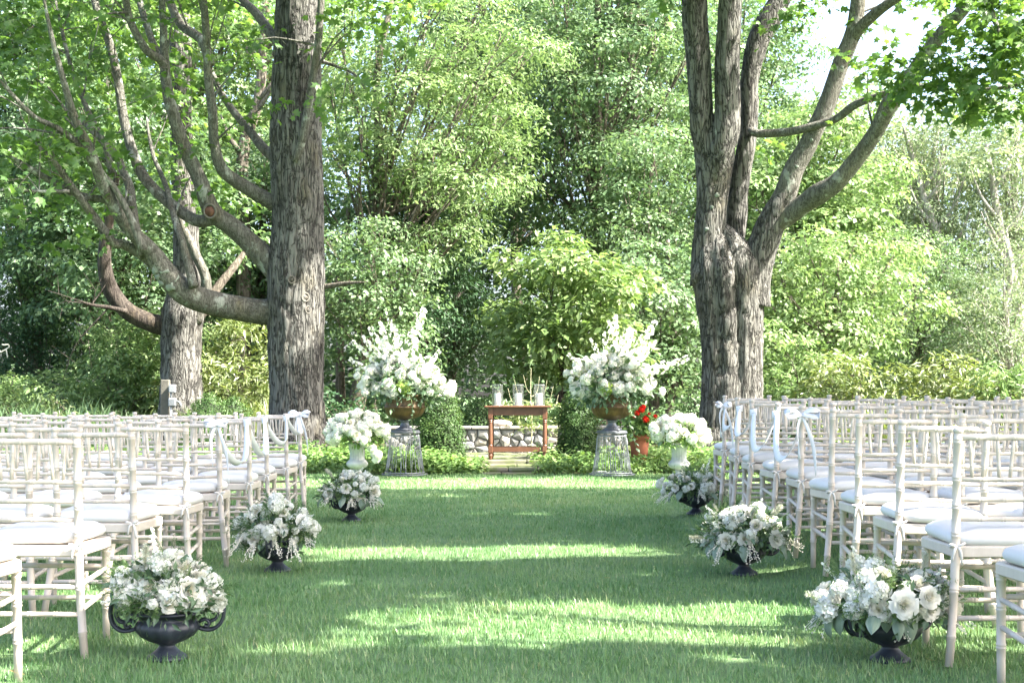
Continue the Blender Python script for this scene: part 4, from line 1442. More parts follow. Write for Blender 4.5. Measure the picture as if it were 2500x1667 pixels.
def dense_shrub(name, label, base, prof, n, leaf='leaf_box', size=0.03, k=6, rad=0.05, group=None, lump=0.17, sq=1.0, seed=1):
    """clipped shrub: leaves over a surface of revolution prof (radius, height)"""
    root = thing(name, label, 'shrub', base, 0, group)
    prof = np.array(prof, float)
    seg = np.linalg.norm(np.diff(prof, axis=0), axis=1) * (prof[1:, 0] + prof[:-1, 0] + 0.05)
    cum = np.concatenate([[0], np.cumsum(seg)]) / seg.sum()
    u = rng.uniform(0, 1, n)
    r = np.interp(u, cum, prof[:, 0])
    z = np.interp(u, cum, prof[:, 1])
    a = rng.uniform(0, 2 * np.pi, n)
    f = 1 + lump * vnoise(a / (2 * np.pi) * 64 * 0.12 + seed * 3, z * 3.0 + seed, 41) + lump * 0.6 * vnoise(a / (2 * np.pi) * 64 * 0.3, z * 9.0, 42)
    r = r * f * rng.uniform(0.86, 1.03, n)
    C = np.stack([r * np.cos(a), r * np.sin(a) * sq, z], 1)
    O = norm(np.stack([np.cos(a), np.sin(a), np.full(n, 0.55)], 1))
    P, N, D, L, W, rn = sprays(C, O, rad, k, size, 0.6, 0.3, 0.6, 0.5, 0.0)
    N = norm(N + 0.5 * np.repeat(O, k, 0))
    V, F, r2 = leaf_geo(P, N, D, L, W, rn)
    me = mesh_from('foliage', V, [F], False, r2)
    me.materials.append(M[leaf])
    tag(link('foliage', me, root), kind='stuff')
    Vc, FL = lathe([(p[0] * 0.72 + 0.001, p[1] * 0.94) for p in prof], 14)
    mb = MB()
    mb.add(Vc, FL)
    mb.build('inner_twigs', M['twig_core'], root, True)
    mb = MB()
    mb.add(*tube([(0, 0, -0.02), (0.01, 0, prof[-1, 1] * 0.5)], 0.02, 6))
    mb.build('stem', M['bark_dark'], root)
    return root


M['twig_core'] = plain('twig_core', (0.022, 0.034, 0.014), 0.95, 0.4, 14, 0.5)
xl = PS(1070, 1100, 20.2)[0]
dense_shrub('boxwood_topiary', 'tall clipped boxwood cone touching the gold urn stand near the steps', (xl, 20.25, 0.0),
            [(0.42, 0.02), (0.40, 0.2), (0.355, 0.5), (0.315, 0.8), (0.245, 1.04), (0.14, 1.2), (0.0, 1.27)], 3400, seed=1, group='boxwood cones')
xr = PS(1411, 1100, 20.4)[0]
dense_shrub('boxwood_topiary', 'darker clipped boxwood cone between the altar table and the terracotta pot', (xr, 20.5, 0.0),
            [(0.26, 0.02), (0.29, 0.2), (0.28, 0.5), (0.25, 0.8), (0.19, 1.0), (0.1, 1.12), (0.0, 1.16)], 3000, seed=2, group='boxwood cones')
for i, (x, y, d, rr, hh, lab, lf) in enumerate((
        (1172, 1030, 24.2, 0.36, 1.0, 'round dark boxwood ball rising behind the stone wall', 'leaf_box'),
        (1300, 1035, 24.0, 0.42, 0.78, 'low sunlit boxwood behind the wall under the last candle', 'leaf_cover'),
        (1370, 1035, 24.3, 0.40, 0.84, 'light green shrub behind the wall next to the darker topiary', 'leaf_cover'),
        (1238, 1035, 24.3, 0.34, 0.82, 'small green shrub behind the wall between two candles', 'leaf_box'),
        (480, 1000, 26.5, 0.46, 1.06, 'dark green boxwood mound behind the far chairs by the utility post', 'leaf_box'),
        (535, 1005, 26.7, 0.42, 1.0, 'dark green boxwood mound beside the thick maple trunk', 'leaf_box'))):
    px = PS(x, y, d)[0] if i < 4 else PD(x, y, d)[0]
    dense_shrub('boxwood_shrub', lab, (px, d, 0), [(rr * 0.85, 0.02), (rr, hh * 0.35), (rr * 0.93, hh * 0.62), (rr * 0.62, hh * 0.88), (0, hh)], 1500, lf, 0.038, 5, 0.06, seed=10 + i, lump=0.12)


def loose_shrub(label, xd, yd, d, r, h, leaf, size=0.09, n=10, seed=0, aspect=0.5, hang=0.4, name='shrub', dens=110, k=10, group=None):
    x = PD(xd, yd, d)[0]
    c = (x, d, h * 0.55)
    lob = fill_lobes(c, (r, r * 0.8, h * 0.45), n, min(r, h) * 0.42, 0.7, seed)
    return bg_tree(name, label, 'shrub', (x, d + 0.1, 0), (x, d + 0.1, h * 0.7), 0.035, lob, leaf, 'bark_far', dens, k, size, 0.16, group, seed, aspect=aspect, hang=hang, seg=5)


SH = 'sunlit shrubs along the wood edge'
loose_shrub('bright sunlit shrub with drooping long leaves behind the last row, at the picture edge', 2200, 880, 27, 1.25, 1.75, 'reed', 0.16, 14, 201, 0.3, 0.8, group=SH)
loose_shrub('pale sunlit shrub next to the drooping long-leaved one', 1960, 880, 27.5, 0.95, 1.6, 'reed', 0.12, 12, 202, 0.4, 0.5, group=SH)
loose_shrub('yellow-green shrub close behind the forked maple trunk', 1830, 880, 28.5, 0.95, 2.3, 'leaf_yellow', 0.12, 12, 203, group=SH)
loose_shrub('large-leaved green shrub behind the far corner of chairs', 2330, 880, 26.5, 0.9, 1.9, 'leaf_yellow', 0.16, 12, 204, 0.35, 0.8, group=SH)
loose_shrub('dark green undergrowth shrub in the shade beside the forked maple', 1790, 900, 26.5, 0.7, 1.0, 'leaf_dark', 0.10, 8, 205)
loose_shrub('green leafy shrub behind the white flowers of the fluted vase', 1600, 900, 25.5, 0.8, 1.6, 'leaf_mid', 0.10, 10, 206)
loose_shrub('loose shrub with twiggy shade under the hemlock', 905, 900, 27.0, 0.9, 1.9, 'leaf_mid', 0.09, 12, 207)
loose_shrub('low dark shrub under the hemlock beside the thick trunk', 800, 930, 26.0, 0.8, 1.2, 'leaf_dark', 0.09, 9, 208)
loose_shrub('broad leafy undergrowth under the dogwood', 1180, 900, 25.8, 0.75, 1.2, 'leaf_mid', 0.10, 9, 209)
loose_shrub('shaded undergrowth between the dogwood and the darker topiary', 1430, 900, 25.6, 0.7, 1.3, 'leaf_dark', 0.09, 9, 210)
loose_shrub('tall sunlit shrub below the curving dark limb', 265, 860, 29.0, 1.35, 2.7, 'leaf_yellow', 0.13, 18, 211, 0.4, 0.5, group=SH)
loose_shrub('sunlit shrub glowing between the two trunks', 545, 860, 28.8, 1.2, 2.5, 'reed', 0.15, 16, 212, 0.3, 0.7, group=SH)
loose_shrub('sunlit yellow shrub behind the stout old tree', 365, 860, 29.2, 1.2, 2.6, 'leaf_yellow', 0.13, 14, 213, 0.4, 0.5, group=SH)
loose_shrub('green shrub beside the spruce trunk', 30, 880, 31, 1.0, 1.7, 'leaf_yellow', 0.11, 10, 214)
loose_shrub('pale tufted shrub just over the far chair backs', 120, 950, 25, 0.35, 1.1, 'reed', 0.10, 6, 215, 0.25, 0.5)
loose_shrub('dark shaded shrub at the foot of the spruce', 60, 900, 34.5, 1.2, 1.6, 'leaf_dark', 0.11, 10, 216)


def reeds(label, x0, x1, y0, y1, h, n, mat, seed):
    g = np.random.default_rng(seed)
    x = g.uniform(x0, x1, n)
    y = g.uniform(y0, y1, n)
    hh = h * g.uniform(0.5, 1.1, n) * (1 + 0.25 * vnoise(x * 0.9, y * 0.9, 51))
    az = g.uniform(0, 2 * np.pi, n)
    lean = g.uniform(0.15, 0.8, n)
    D = np.stack([np.cos(az), np.sin(az), np.zeros(n)], 1)
    Sd = np.stack([-np.sin(az), np.cos(az), np.zeros(n)], 1)
    w = g.uniform(0.008, 0.02, n)
    P = np.stack([x, y, np.zeros(n)], 1)

    def pt(k, f):
        return P + D * (hh * lean * k ** 2.2)[:, None] + np.stack([np.zeros(n), np.zeros(n), hh * (k - 0.3 * lean * k * k * k)], 1) + Sd * (w * f)[:, None]
    V = np.stack([pt(0, -1), pt(0, 1), pt(.5, 1), pt(.5, -1), pt(.8, .7), pt(.8, -.7), pt(1, 0)], 1)
    k = np.arange(n)[:, None] * 7
    Q = np.concatenate([k + np.array([[0, 1, 2, 3]]), k + np.array([[3, 2, 4, 5]])])
    T = k + np.array([[5, 4, 6]])
    rn = np.clip(g.normal(0.5, 0.25, n), 0, 1)
    me = mesh_from('reeds', V.reshape(-1, 3), [T, Q], False, np.concatenate([rn, rn, rn]))
    me.materials.append(M[mat])
    tag(link('reeds', me), label, 'reeds', kind='stuff')


reeds('tall arching grass behind the far chairs under the spruce and stout old tree', -10.5, -5.2, 25.5, 27.5, 0.95, 2600, 'leaf_mid', 1)
reeds('sunlit tall grass between the stout old tree and the thick trunk', -6.2, -4.2, 26.5, 28.0, 1.1, 1500, 'reed', 2)
reeds('tall green grass behind the last chairs at the side of the forked maple', 5.6, 11.5, 25.0, 28.5, 1.0, 3600, 'reed', 3)
reeds('rough green grass edging the bed behind the far chairs', -9.5, -3.6, 20.5, 26.0, 0.24, 4200, 'grass', 4)
reeds('rough green grass behind the chairs under the forked maple', 3.0, 10.5, 20.2, 25.0, 0.28, 4200, 'grass', 5)


# young twiggy plant behind the candles
def twig_plant():
    p = PS(1297, 960, 21.9)
    root = thing('twiggy_shrub', 'young shrub with upturned bare yellowish twigs behind the candles', 'shrub', (p[0], 21.95, 0.16))
    g = np.random.default_rng(4)
    mb = MB()
    z0 = 0.0
    b = np.array([0, 0, 0.0])
    P, q = resample([b, b + [0.01, 0, 0.5], b + [-0.01, 0, 0.95], b + [0.0, 0, 1.33]], [0.009, 0.008, 0.006, 0.002], 0.1)
    mb.add(*tube(P, q, 6))
    for (dx, z, ex, ez) in ((-.3, .78, -.36, 1.02), (.28, .78, .34, 1.05), (-.2, .86, -.26, 1.16), (.2, .9, .24, 1.14), (-.42, .7, -.5, .98), (.36, .7, .42, .92), (.1, .95, .13, 1.2), (-.08, 1.0, -.12, 1.22)):
        dy = g.uniform(-.15, .15)
        P, q = resample([b + [0, 0, z - 0.06], b + [dx * 0.6, dy * .6, z - 0.03], b + [dx, dy, z + 0.04], b + [ex, dy, ez]], [0.005, 0.005, 0.004, 0.002], 0.06)
        mb.add(*tube(P, q, 5))
    mb.build('stem', M['twig_pale'], root, True)
    C = np.stack([g.normal(0, .22, 90), g.normal(0, .12, 90), g.uniform(0.35, 0.85, 90)], 1)
    tag(leaf_mass('foliage', C, rand_dirs(90, .3), 'reed', 7, 0.07, 0.08, root, aspect=0.45), kind='stuff')


M['twig_pale'] = plain('twig_pale', (0.42, 0.40, 0.24), 0.8, 0.2, 12)
twig_plant()

# utility post with two grey boxes
def utility_post():
    M['post_wood'] = plain('post_wood', (0.13, 0.122, 0.10), 0.9, 0.25, 10, 0.4)
    M['box_grey'] = plain('box_grey', (0.25, 0.265, 0.275), 0.5, 0.05, 5)
    d = 25.0
    p = PD(380, 900, d)
    top = PD(380, 872, d)[2]
    root = thing('utility_post', 'weathered wooden post carrying two grey electrical boxes', 'utility post', (p[0], d, 0))
    mb = MB()
    mb.add(*box(-0.075, -0.06, -0.02, 0.075, 0.06, top, 0.012))
    mb.build('post', M['post_wood'], root)
    for (yd0, yd1, x0, x1) in ((883, 902, 391, 407), (914, 933, 390, 408)):
        a, b = PD(x0, yd1, d), PD(x1, yd0, d)
        mb = MB()
        mb.add(*box(a[0] - p[0], -0.13, a[2], b[0] - p[0], -0.062, b[2], 0.012))
        bx = mb.build('electrical_box', M['box_grey'], root)
        mb = MB()
        mb.add(*box(a[0] - p[0] + 0.012, -0.142, a[2] + 0.012, b[0] - p[0] - 0.012, -0.133, b[2] - 0.012, 0.004))
        mb.build('lid', M['box_grey'], bx)
    xc = PD(396, 900, d)[0] - p[0]
    mb = MB()
    mb.add(*tube([(xc, -0.095, 0.0), (xc, -0.095, PD(396, 933, d)[2])], 0.022, 8))
    mb.add(*tube([(xc, -0.095, PD(396, 914, d)[2]), (xc, -0.095, PD(396, 902, d)[2])], 0.02, 8))
    mb.build('conduit', M['box_grey'], root, True)
    a = PD(408, 925, d)
    mb = MB()
    P, q = resample([(a[0] - p[0], -0.1, a[2] + .03), (a[0] - p[0] + 0.06, -0.1, a[2] + 0.01), (a[0] - p[0] + 0.08, -0.1, a[2] - 0.06)], [.016] * 3, 0.03)
    mb.add(*tube(P, q, 6))
    mb.build('outlet_cover', M['box_grey'], root, True)


utility_post()


def crook():
    d = 24.0
    M['pale_metal'] = plain('pale_metal', (0.42, 0.42, 0.36), 0.5, 0.05, 5)
    q = lambda x, y: PD(x / 6.817 / 1.0629, (780 + y / 6.817) / 1.0629, d)
    b = q(-60, 600)
    root = thing('garden_hook', 'pale curled metal plant hook at the picture edge before the spruce', 'hook', (b[0], d, 0))
    o = np.array([b[0], d, 0])
    P, r = resample([np.array([b[0], d, -0.05]) - o, q(-60, 640) - o, q(20, 545) - o, q(110, 490) - o, q(155, 450) - o, q(130, 415) - o, q(80, 425) - o, q(30, 415) - o], [0.011] * 8, 0.03)
    mb = MB()
    mb.add(*tube(P, r, 6))
    mb.build('rod', M['pale_metal'], root, True)
    P, r = resample([q(100, 500) - o, q(115, 560) - o, q(125, 640) - o], [0.011] * 3, 0.03)
    mb = MB()
    mb.add(*tube(P, r, 6))
    mb.build('hanger', M['pale_metal'], root, True)


crook()

# ------------------------------------------------------------------ chairs
t = NT('limewashed_wood')
c = t.coord('Object', (1, 1, 0.25))
oi = t.n('ShaderNodeObjectInfo')
n1 = t.noise(c, 30.0, 5.0, 0.65)
n2 = t.noise(t.coord('Object'), 6.0, 3.0)
b = t.mix(n1, (0.49, 0.425, 0.355), (0.625, 0.56, 0.485))
col = t.mix(t.ramp(n2, [(0.45, (0, 0, 0)), (0.75, (0.55, 0.55, 0.55))]), b, (0.53, 0.43, 0.355))
t.pbsdf(col, 0.5, t.bump(n1, 0.15, 0.002))
M['chair'] = t.m
t = NT('white_cotton')
c = t.coord('Object')
n1 = t.noise(c, 7.0, 3.0)
n2 = t.noise(c, 260.0, 2.0)
t.pbsdf(t.mix(n1, (0.60, 0.582, 0.558), (0.67, 0.652, 0.628)), 0.85, t.bump(n1, 0.25, 0.02, t.bump(n2, 0.15, 0.001)), spec=0.2)
M['cushion'] = t.m
M['tie'] = plain('tie_cotton', (0.62, 0.59, 0.55), 0.85, 0.05, 20)


def bamboo(P, r, nodes, seg=9, amp=0.16, end=True):
    """rod with bamboo rings: P polyline, nodes are fractions of its length"""
    P = np.asarray(P, float)
    Q, q = resample(P, np.full(len(P), r) if np.isscalar(r) else np.array(r), 0.12) if len(P) > 2 else (P, np.full(2, r) if np.isscalar(r) else np.array(r))
    L = np.concatenate([[0], np.cumsum(np.linalg.norm(np.diff(Q, axis=0), axis=1))])
    s = list(L)
    extra = {}
    for f in nodes:
        c = f * L[-1]
        for off, k in ((-0.011, 1.0), (-0.008, 1 + amp), (-0.003, 1 + amp * 0.8), (0.0, 0.97), (0.003, 1 + amp * 0.8), (0.008, 1 + amp), (0.011, 1.0)):
            if 0 < c + off < L[-1]:
                s.append(c + off)
                extra[round(c + off, 5)] = k
    s = np.array(sorted(s))
    X = np.stack([np.interp(s, L, Q[:, i]) for i in range(3)], 1)
    rr = np.interp(s, L, q) * np.array([extra.get(round(v, 5), 1.0) for v in s])
    return tube(X, rr, seg, end)


def rrect(hw_f, hw_b, d, rad, n=5):
    """rounded trapezoid outline, front at +y"""
    pts = []
    for (cx, cy, a0) in ((hw_f - rad, d / 2 - rad, 0), (-(hw_f - rad), d / 2 - rad, 90), (-(hw_b - rad), -d / 2 + rad, 180), (hw_b - rad, -d / 2 + rad, 270)):
        for k in range(n):
            a = R(a0 + 90 * k / (n - 1))
            pts.append((cx + rad * math.cos(a), cy + rad * math.sin(a)))
    return np.array(pts)


def ring_solid(outlines):
    """closed solid through stacked outlines [(pts, z)]"""
    n = len(outlines[0][0])
    V = np.concatenate([np.column_stack([p, np.full(n, z) if np.isscalar(z) else z]) for p, z in outlines])
    m = len(outlines)
    i = np.arange(m - 1)[:, None] * n
    j = np.arange(n)[None]
    F = np.stack([i + j, i + (j + 1) % n, i + n + (j + 1) % n, i + n + j], -1).reshape(-1, 4)
    V = np.vstack([V, V[:n].mean(0), V[-n:].mean(0)])
    jj = np.arange(n)
    T = np.concatenate([np.stack([np.full(n, m * n), (jj + 1) % n, jj], 1), np.stack([np.full(n, m * n + 1), (m - 1) * n + jj, (m - 1) * n + (jj + 1) % n], 1)])
    return V, [F, T]


CUSH = []


def make_chair():
    root = thing('chair', 'x', 'chair')
    W = M['chair']

    def part(nm, *geo, mat=W, smooth=True, parent=root):
        mb = MB()
        for g in geo:
            mb.add(*g)
        o = mb.build(nm, mat, parent, smooth)
        return o
    for s in (-1, 1):
        leg = [(s * 0.235, -0.235, -0.01), (s * 0.210, -0.215, 0.2), (s * 0.192, -0.195, 0.40), (s * 0.188, -0.192, 0.47), (s * 0.187, -0.205, 0.66), (s * 0.186, -0.235, 0.90)]
        cap = lathe([(0.012, -0.012), (0.0195, -0.008), (0.021, 0.002), (0.019, 0.010), (0.001, 0.013)], 10)
        part('back_leg', bamboo(leg, [.0165, .0175, .018, .0175, .0165, .016], (0.12, 0.32, 0.56, 0.68, 0.80, 0.965)), (xf(cap[0], None, (s * 0.186, -0.236, 0.907)), cap[1]))
        part('front_leg', bamboo([(s * 0.200, 0.205, -0.01), (s * 0.198, 0.2, 0.215), (s * 0.195, 0.195, 0.425)], [.0155, .017, .0175], (0.36, 0.68, 0.93)))
    # seat frame
    o1, o0 = rrect(0.222, 0.205, 0.435, 0.045), rrect(0.214, 0.197, 0.42, 0.04)
    part('seat', ring_solid([(o0, 0.408), (o1, 0.414), (o1, 0.448), (o0, 0.455)]), smooth=False)
    # cushion
    oc = rrect(0.212, 0.196, 0.42, 0.075, 7)
    prof = [(0.86, 0.457), (0.97, 0.462), (1.015, 0.476), (1.02, 0.488), (0.99, 0.503), (0.90, 0.515), (0.72, 0.523), (0.40, 0.528), (0.12, 0.529)]
    cu = part('cushion', ring_solid([(oc * k, z) for k, z in prof]), mat=M['cushion'])
    CUSH.append(cu.data)
    for sd in (1, 2, 3):
        V, FL = ring_solid([(oc * k, z) for k, z in prof])
        a = np.arctan2(V[:, 1], V[:, 0])
        rr = np.hypot(V[:, 0], V[:, 1])
        top = np.clip((V[:, 2] - 0.46) / 0.06, 0, 1)
        V[:, 2] += top * (0.006 * vnoise(V[:, 0] * 14 + sd * 9, V[:, 1] * 14, 70) + 0.004 * np.sin(a * (5 + sd) + sd) * (rr > 0.13) - 0.005 * (rr < 0.06))
        V[:, :2] *= (1 + 0.018 * np.sin(a * (4 + sd) + 2 * sd) + 0.012 * np.sin(a * 9 + sd))[:, None]
        mb = MB()
        mb.add(V, FL)
        me = mb.mesh('cushion', True)
        me.materials.append(M['cushion'])
        CUSH.append(me)
    for s in (-1, 1):
        geo = []
        x, y = s * 0.193, -0.198
        a = np.linspace(0, 2 * np.pi, 10)
        geo.append(tube(np.stack([x + 0.021 * np.cos(a), y + 0.021 * np.sin(a), np.full(10, 0.452) + 0.004 * np.sin(a * 2)], 1), 0.0045, 5, False))
        for (dx, dz) in ((-0.035, 0.01), (0.03, 0.016), (-0.022, -0.055), (0.018, -0.07)):
            P, q = resample([(x, y - 0.022, 0.452), (x + dx * 0.6, y - 0.036, 0.452 + dz * 0.3 + 0.006), (x + dx, y - 0.030, 0.452 + dz)], [0.005, 0.006, 0.004], 0.015)
            geo.append(tube(P, q, 5))
        part('cushion_tie', *geo, mat=M['tie'])
    # back: top rail, three cross rails, spindles
    yz = lambda z: (-0.205 - 0.03 * (z - 0.66) / 0.24)
    part('top_rail', bamboo([(-0.186, yz(.88), .880), (0.186, yz(.88), .880)], 0.0125, (0.2, 0.4, 0.6, 0.8)))
    for z in (0.715, 0.635, 0.558):
        part('back_rail', bamboo([(-0.186, yz(z), z), (0.186, yz(z), z)], 0.0095, (0.25, 0.5, 0.75), 8))
    for k in range(6):
        x = -0.186 + 0.372 * (k + 1) / 7
        dx = 0.006 * (1 if k % 2 else -1)
        part('spindle', bamboo([(x + dx, yz(.88), .878), (x - dx, yz(.715), .717)], 0.0075, (0.3, 0.72), 7))
    # stretchers
    fy = lambda z: 0.205 - 0.01 * z / 0.425
    bx = lambda z: np.interp(z, [0, .2, .4], [.235, .21, .192])
    by = lambda z: np.interp(z, [0, .2, .4], [-.235, -.215, -.195])
    for s in (-1, 1):
        for z in (0.305, 0.205):
            part('stretcher', bamboo([(s * bx(z - .01), by(z - .01), z - .012), (s * 0.198, fy(z), z + .012)], 0.0105, (0.33, 0.67), 8))
    for z in (0.325, 0.185):
        part('stretcher', bamboo([(-0.198, fy(z), z), (0.198, fy(z), z)], 0.0105, (0.25, 0.5, 0.75), 8))
    for z in (0.285, 0.175):
        part('stretcher', bamboo([(-bx(z), by(z), z), (bx(z), by(z), z)], 0.0105, (0.25, 0.5, 0.75), 8))
    return root


ORD = ['', 'first', 'second', 'third', 'fourth', 'fifth', 'sixth', 'seventh', 'eighth', 'ninth', 'tenth']
CH0 = make_chair()
chair_used = [False]


def place_chair(x, y, label, group, jit=True):
    c = CH0 if not chair_used[0] else copy_tree(CH0)
    chair_used[0] = True
    g = np.random.default_rng(int(abs(x * 1000 + y * 7919)))
    c.location = (x, y, float(gz(x, y)))
    c.rotation_euler = (g.normal(0, 0.007), g.normal(0, 0.009), g.normal(0, 0.045))
    for ch in c.children:
        if ch.name.startswith('cushion') and not ch.name.startswith('cushion_tie'):
            ch.data = CUSH[int(g.integers(1, 4))]
            ch.location = (g.normal(0, 0.006), g.normal(0, 0.008), 0)
            ch.rotation_euler = (g.normal(0, 0.012), g.normal(0, 0.012), g.normal(0, 0.05))
    c['label'] = label
    c['group'] = group
    c['category'] = 'chair'
    return c


def seat_label(k, row, last, side, extra=''):
    pos = 'at the aisle' if k == 1 else '%s from aisle' % ORD[k]
    r = 'front row' if row == last else ('back row' if row == 1 else '%s row from front' % ORD[last - row + 1])
    return ('limewashed chair %s, %s, %s%s' % (pos, r, side, extra))


# the side posts of the chairs at the aisle: (x in the photograph, 2500 px wide; distance)
LEFT = [(-2.06, 4.97), (151, 5.87), (304, 6.89), (425, 7.91), (512, 8.93), (592, 9.95), (637, 10.97), (691, 11.99), (721, 13.0)]
POST_L, POST_R = [], []
for i, (px, d) in enumerate(LEFT):
    if i == 0:
        x0 = px
    else:
        x0 = PS(px, 1000, d - 0.2)[0] - 0.186
    yc = d + 0.21
    POST_L.append((x0 + 0.186, yc - 0.235))
    for k in range(1, 8):
        x = x0 - (k - 1) * 0.555
        g = np.random.default_rng(100 * i + k)
        if k > 1:
            x += g.normal(0, 0.018)
        if x + 0.23 < -0.36 * (d + 0.4) - 0.02:
            break
        rib = ', with ribbon' if k == 1 and i >= 4 else ''
        place_chair(x, yc + (g.normal(0, 0.03) if k > 1 else 0), seat_label(k, i + 1, 9, 'low-limbed maple side', rib), 'limewashed chairs set in rows beside the aisle')
RIGHT = [(1.99, 4.82), (2377, 5.6), (2226, 6.39), (2127, 7.17), (2048, 7.96), (1976, 8.75), (1906, 9.53), (1850, 10.32), (1814, 11.11), (1777, 11.9)]
for i, (px, d) in enumerate(RIGHT):
    if i == 0:
        x0 = px
    else:
        x0 = PS(px, 1000, d - 0.2)[0] + 0.186
    yc = d + 0.21
    POST_R.append((x0 - 0.186, yc - 0.235))
    for k in range(1, 9):
        x = x0 + (k - 1) * 0.53
        g = np.random.default_rng(1000 + 100 * i + k)
        if k > 1:
            x += g.normal(0, 0.018)
        if x - 0.23 > 0.36 * (d + 0.4) + 0.02:
            break
        rib = ', with ribbon' if k == 1 and i >= 5 else ''
        place_chair(x, yc + (g.normal(0, 0.03) - 0.12 * (i == 9) * (k - 1) if k > 1 else 0), seat_label(k, i + 1, 10, 'forked maple side', rib), 'limewashed chairs set in rows beside the aisle')

# ------------------------------------------------------------------ ribbons between the chair backs
M['ribbon'] = plain('satin_ribbon', (0.74, 0.74, 0.745), 0.45, 0.04, 30)


def strip(P, w, side, thick=0.0025, twist=0.0, fold=0.0):
    """flat ribbon through P, its width along side"""
    P, _ = resample(P, np.zeros(len(P)), 0.03)
    n = len(P)
    T, _, _ = frames(P)
    sd = np.tile(np.array(side, float), (n, 1))
    ph = np.linspace(0, twist, n)
    N = norm(np.cross(T, sd))
    sd = norm(np.cross(N, T))
    s2 = sd * np.cos(ph)[:, None] + N * np.sin(ph)[:, None]
    n2 = norm(np.cross(T, s2))
    w = np.full(n, w) if np.isscalar(w) else np.interp(np.linspace(0, 1, n), np.linspace(0, 1, len(w)), w)
    V = np.stack([P - s2 * w[:, None] / 2 - n2 * thick / 2, P + s2 * w[:, None] / 2 - n2 * thick / 2, P + s2 * w[:, None] / 2 + n2 * thick / 2, P - s2 * w[:, None] / 2 + n2 * thick / 2], 1)
    i = np.arange(n - 1)[:, None] * 4
    j = np.arange(4)[None]
    F = np.stack([i + j, i + (j + 1) % 4, i + 4 + (j + 1) % 4, i + 4 + j], -1).reshape(-1, 4)
    return V.reshape(-1, 3), [F, np.array([[0, 1, 2, 3], [4 * n - 4, 4 * n - 3, 4 * n - 2, 4 * n - 1]])]


def ribbon(label, posts, sags, out, bow_at, seed):
    b0 = posts[0]
    root = thing('ribbon_garland', label, 'ribbon', (b0[0], b0[1], 0), 0, 'white ribbon garlands along the aisle')
    g = np.random.default_rng(seed)
    Q = [np.array([x - b0[0], y - b0[1] - 0.02, float(gz(x, y)) + 0.885]) for x, y in posts]
    for q in Q:
        mb = MB()
        a = np.linspace(0, 2 * np.pi, 11)
        for dz in (-0.012, 0.008):
            mb.add(*strip(np.stack([q[0] + 0.024 * np.cos(a), q[1] + 0.02 + 0.024 * np.sin(a), q[2] + dz + 0.006 * np.cos(a)], 1), 0.03, (0, 0, 1)))
        mb.build('knot', M['ribbon'], root, True)
    for a, b, sg in zip(Q[:-1], Q[1:], sags):
        m = (a + b) / 2 - np.array([0, 0, sg]) + np.array([out * 0.05, 0, 0])
        t = np.linspace(0, 1, 9)
        P = a[None] * (1 - t)[:, None] + b[None] * t[:, None]
        P[:, 2] -= sg * 4 * t * (1 - t) * (0.92 + 0.08 * np.cos(2 * np.pi * t))
        P[:, 0] += out * 0.06 * 4 * t * (1 - t)
        mb = MB()
        mb.add(*strip(P, [0.028, 0.045, 0.05, 0.045, 0.028], (0.75, 0.25, 0.6), twist=g.uniform(-1.0, 1.0)))
        mb.build('swag', M['ribbon'], root, True)
    for (i, size) in bow_at:
        q = Q[i] + np.array([out * 0.02, -0.02, 0.01])
        for s in (-1, 1):
            mb = MB()
            P = [q, q + [s * size * 0.6, -0.02, size * 0.35], q + [s * size * 1.1, -0.03, size * 0.25], q + [s * size * 1.0, -0.045, -size * 0.12], q + [s * size * 0.5, -0.035, -size * 0.05], q + [0, -0.012, 0]]
            mb.add(*strip(P, [0.018, 0.04, 0.048, 0.045, 0.035, 0.018], (0.15, 0.6, 0.7)))
            mb.build('bow_loop', M['ribbon'], root, True)
            mb = MB()
            P = [q, q + [s * 0.03, -0.03, -0.08], q + [s * 0.045 + 0.02, -0.03, -0.2], q + [s * 0.05 + 0.03, -0.025, -0.32 - 0.05 * s]]
            mb.add(*strip(P, [0.014, 0.022, 0.028, 0.03], (1, 0.2, 0), twist=1.8 * s))
            mb.build('tail', M['ribbon'], root, True)


ribbon('white ribbon swagged between the front chairs by the low-limbed maple, bow on top', POST_L[4:], [0.31, 0.30, 0.24, 0.18], 1, [(4, 0.075), (0, 0.05)], 1)
ribbon('white ribbon swagged between the front chairs by the forked maple, bow at near end', POST_R[5:], [0.33, 0.30, 0.22, 0.20], -1, [(0, 0.085), (4, 0.045)], 2)

# ------------------------------------------------------------------ altar table and candles
t = NT('walnut_wood')
c = t.coord('Object', (1, 1, 0.35))
n1 = t.noise(c, 14.0, 6.0, 0.65, 1.2)
n2 = t.noise(c, 3.0, 2.0)
t.pbsdf(t.mix(n2, t.mix(n1, (0.075, 0.028, 0.014), (0.16, 0.070, 0.036)), t.mix(n1, (0.10, 0.040, 0.019), (0.19, 0.09, 0.05))), 0.42, t.bump(n1, 0.15, 0.003))
M['walnut'] = t.m


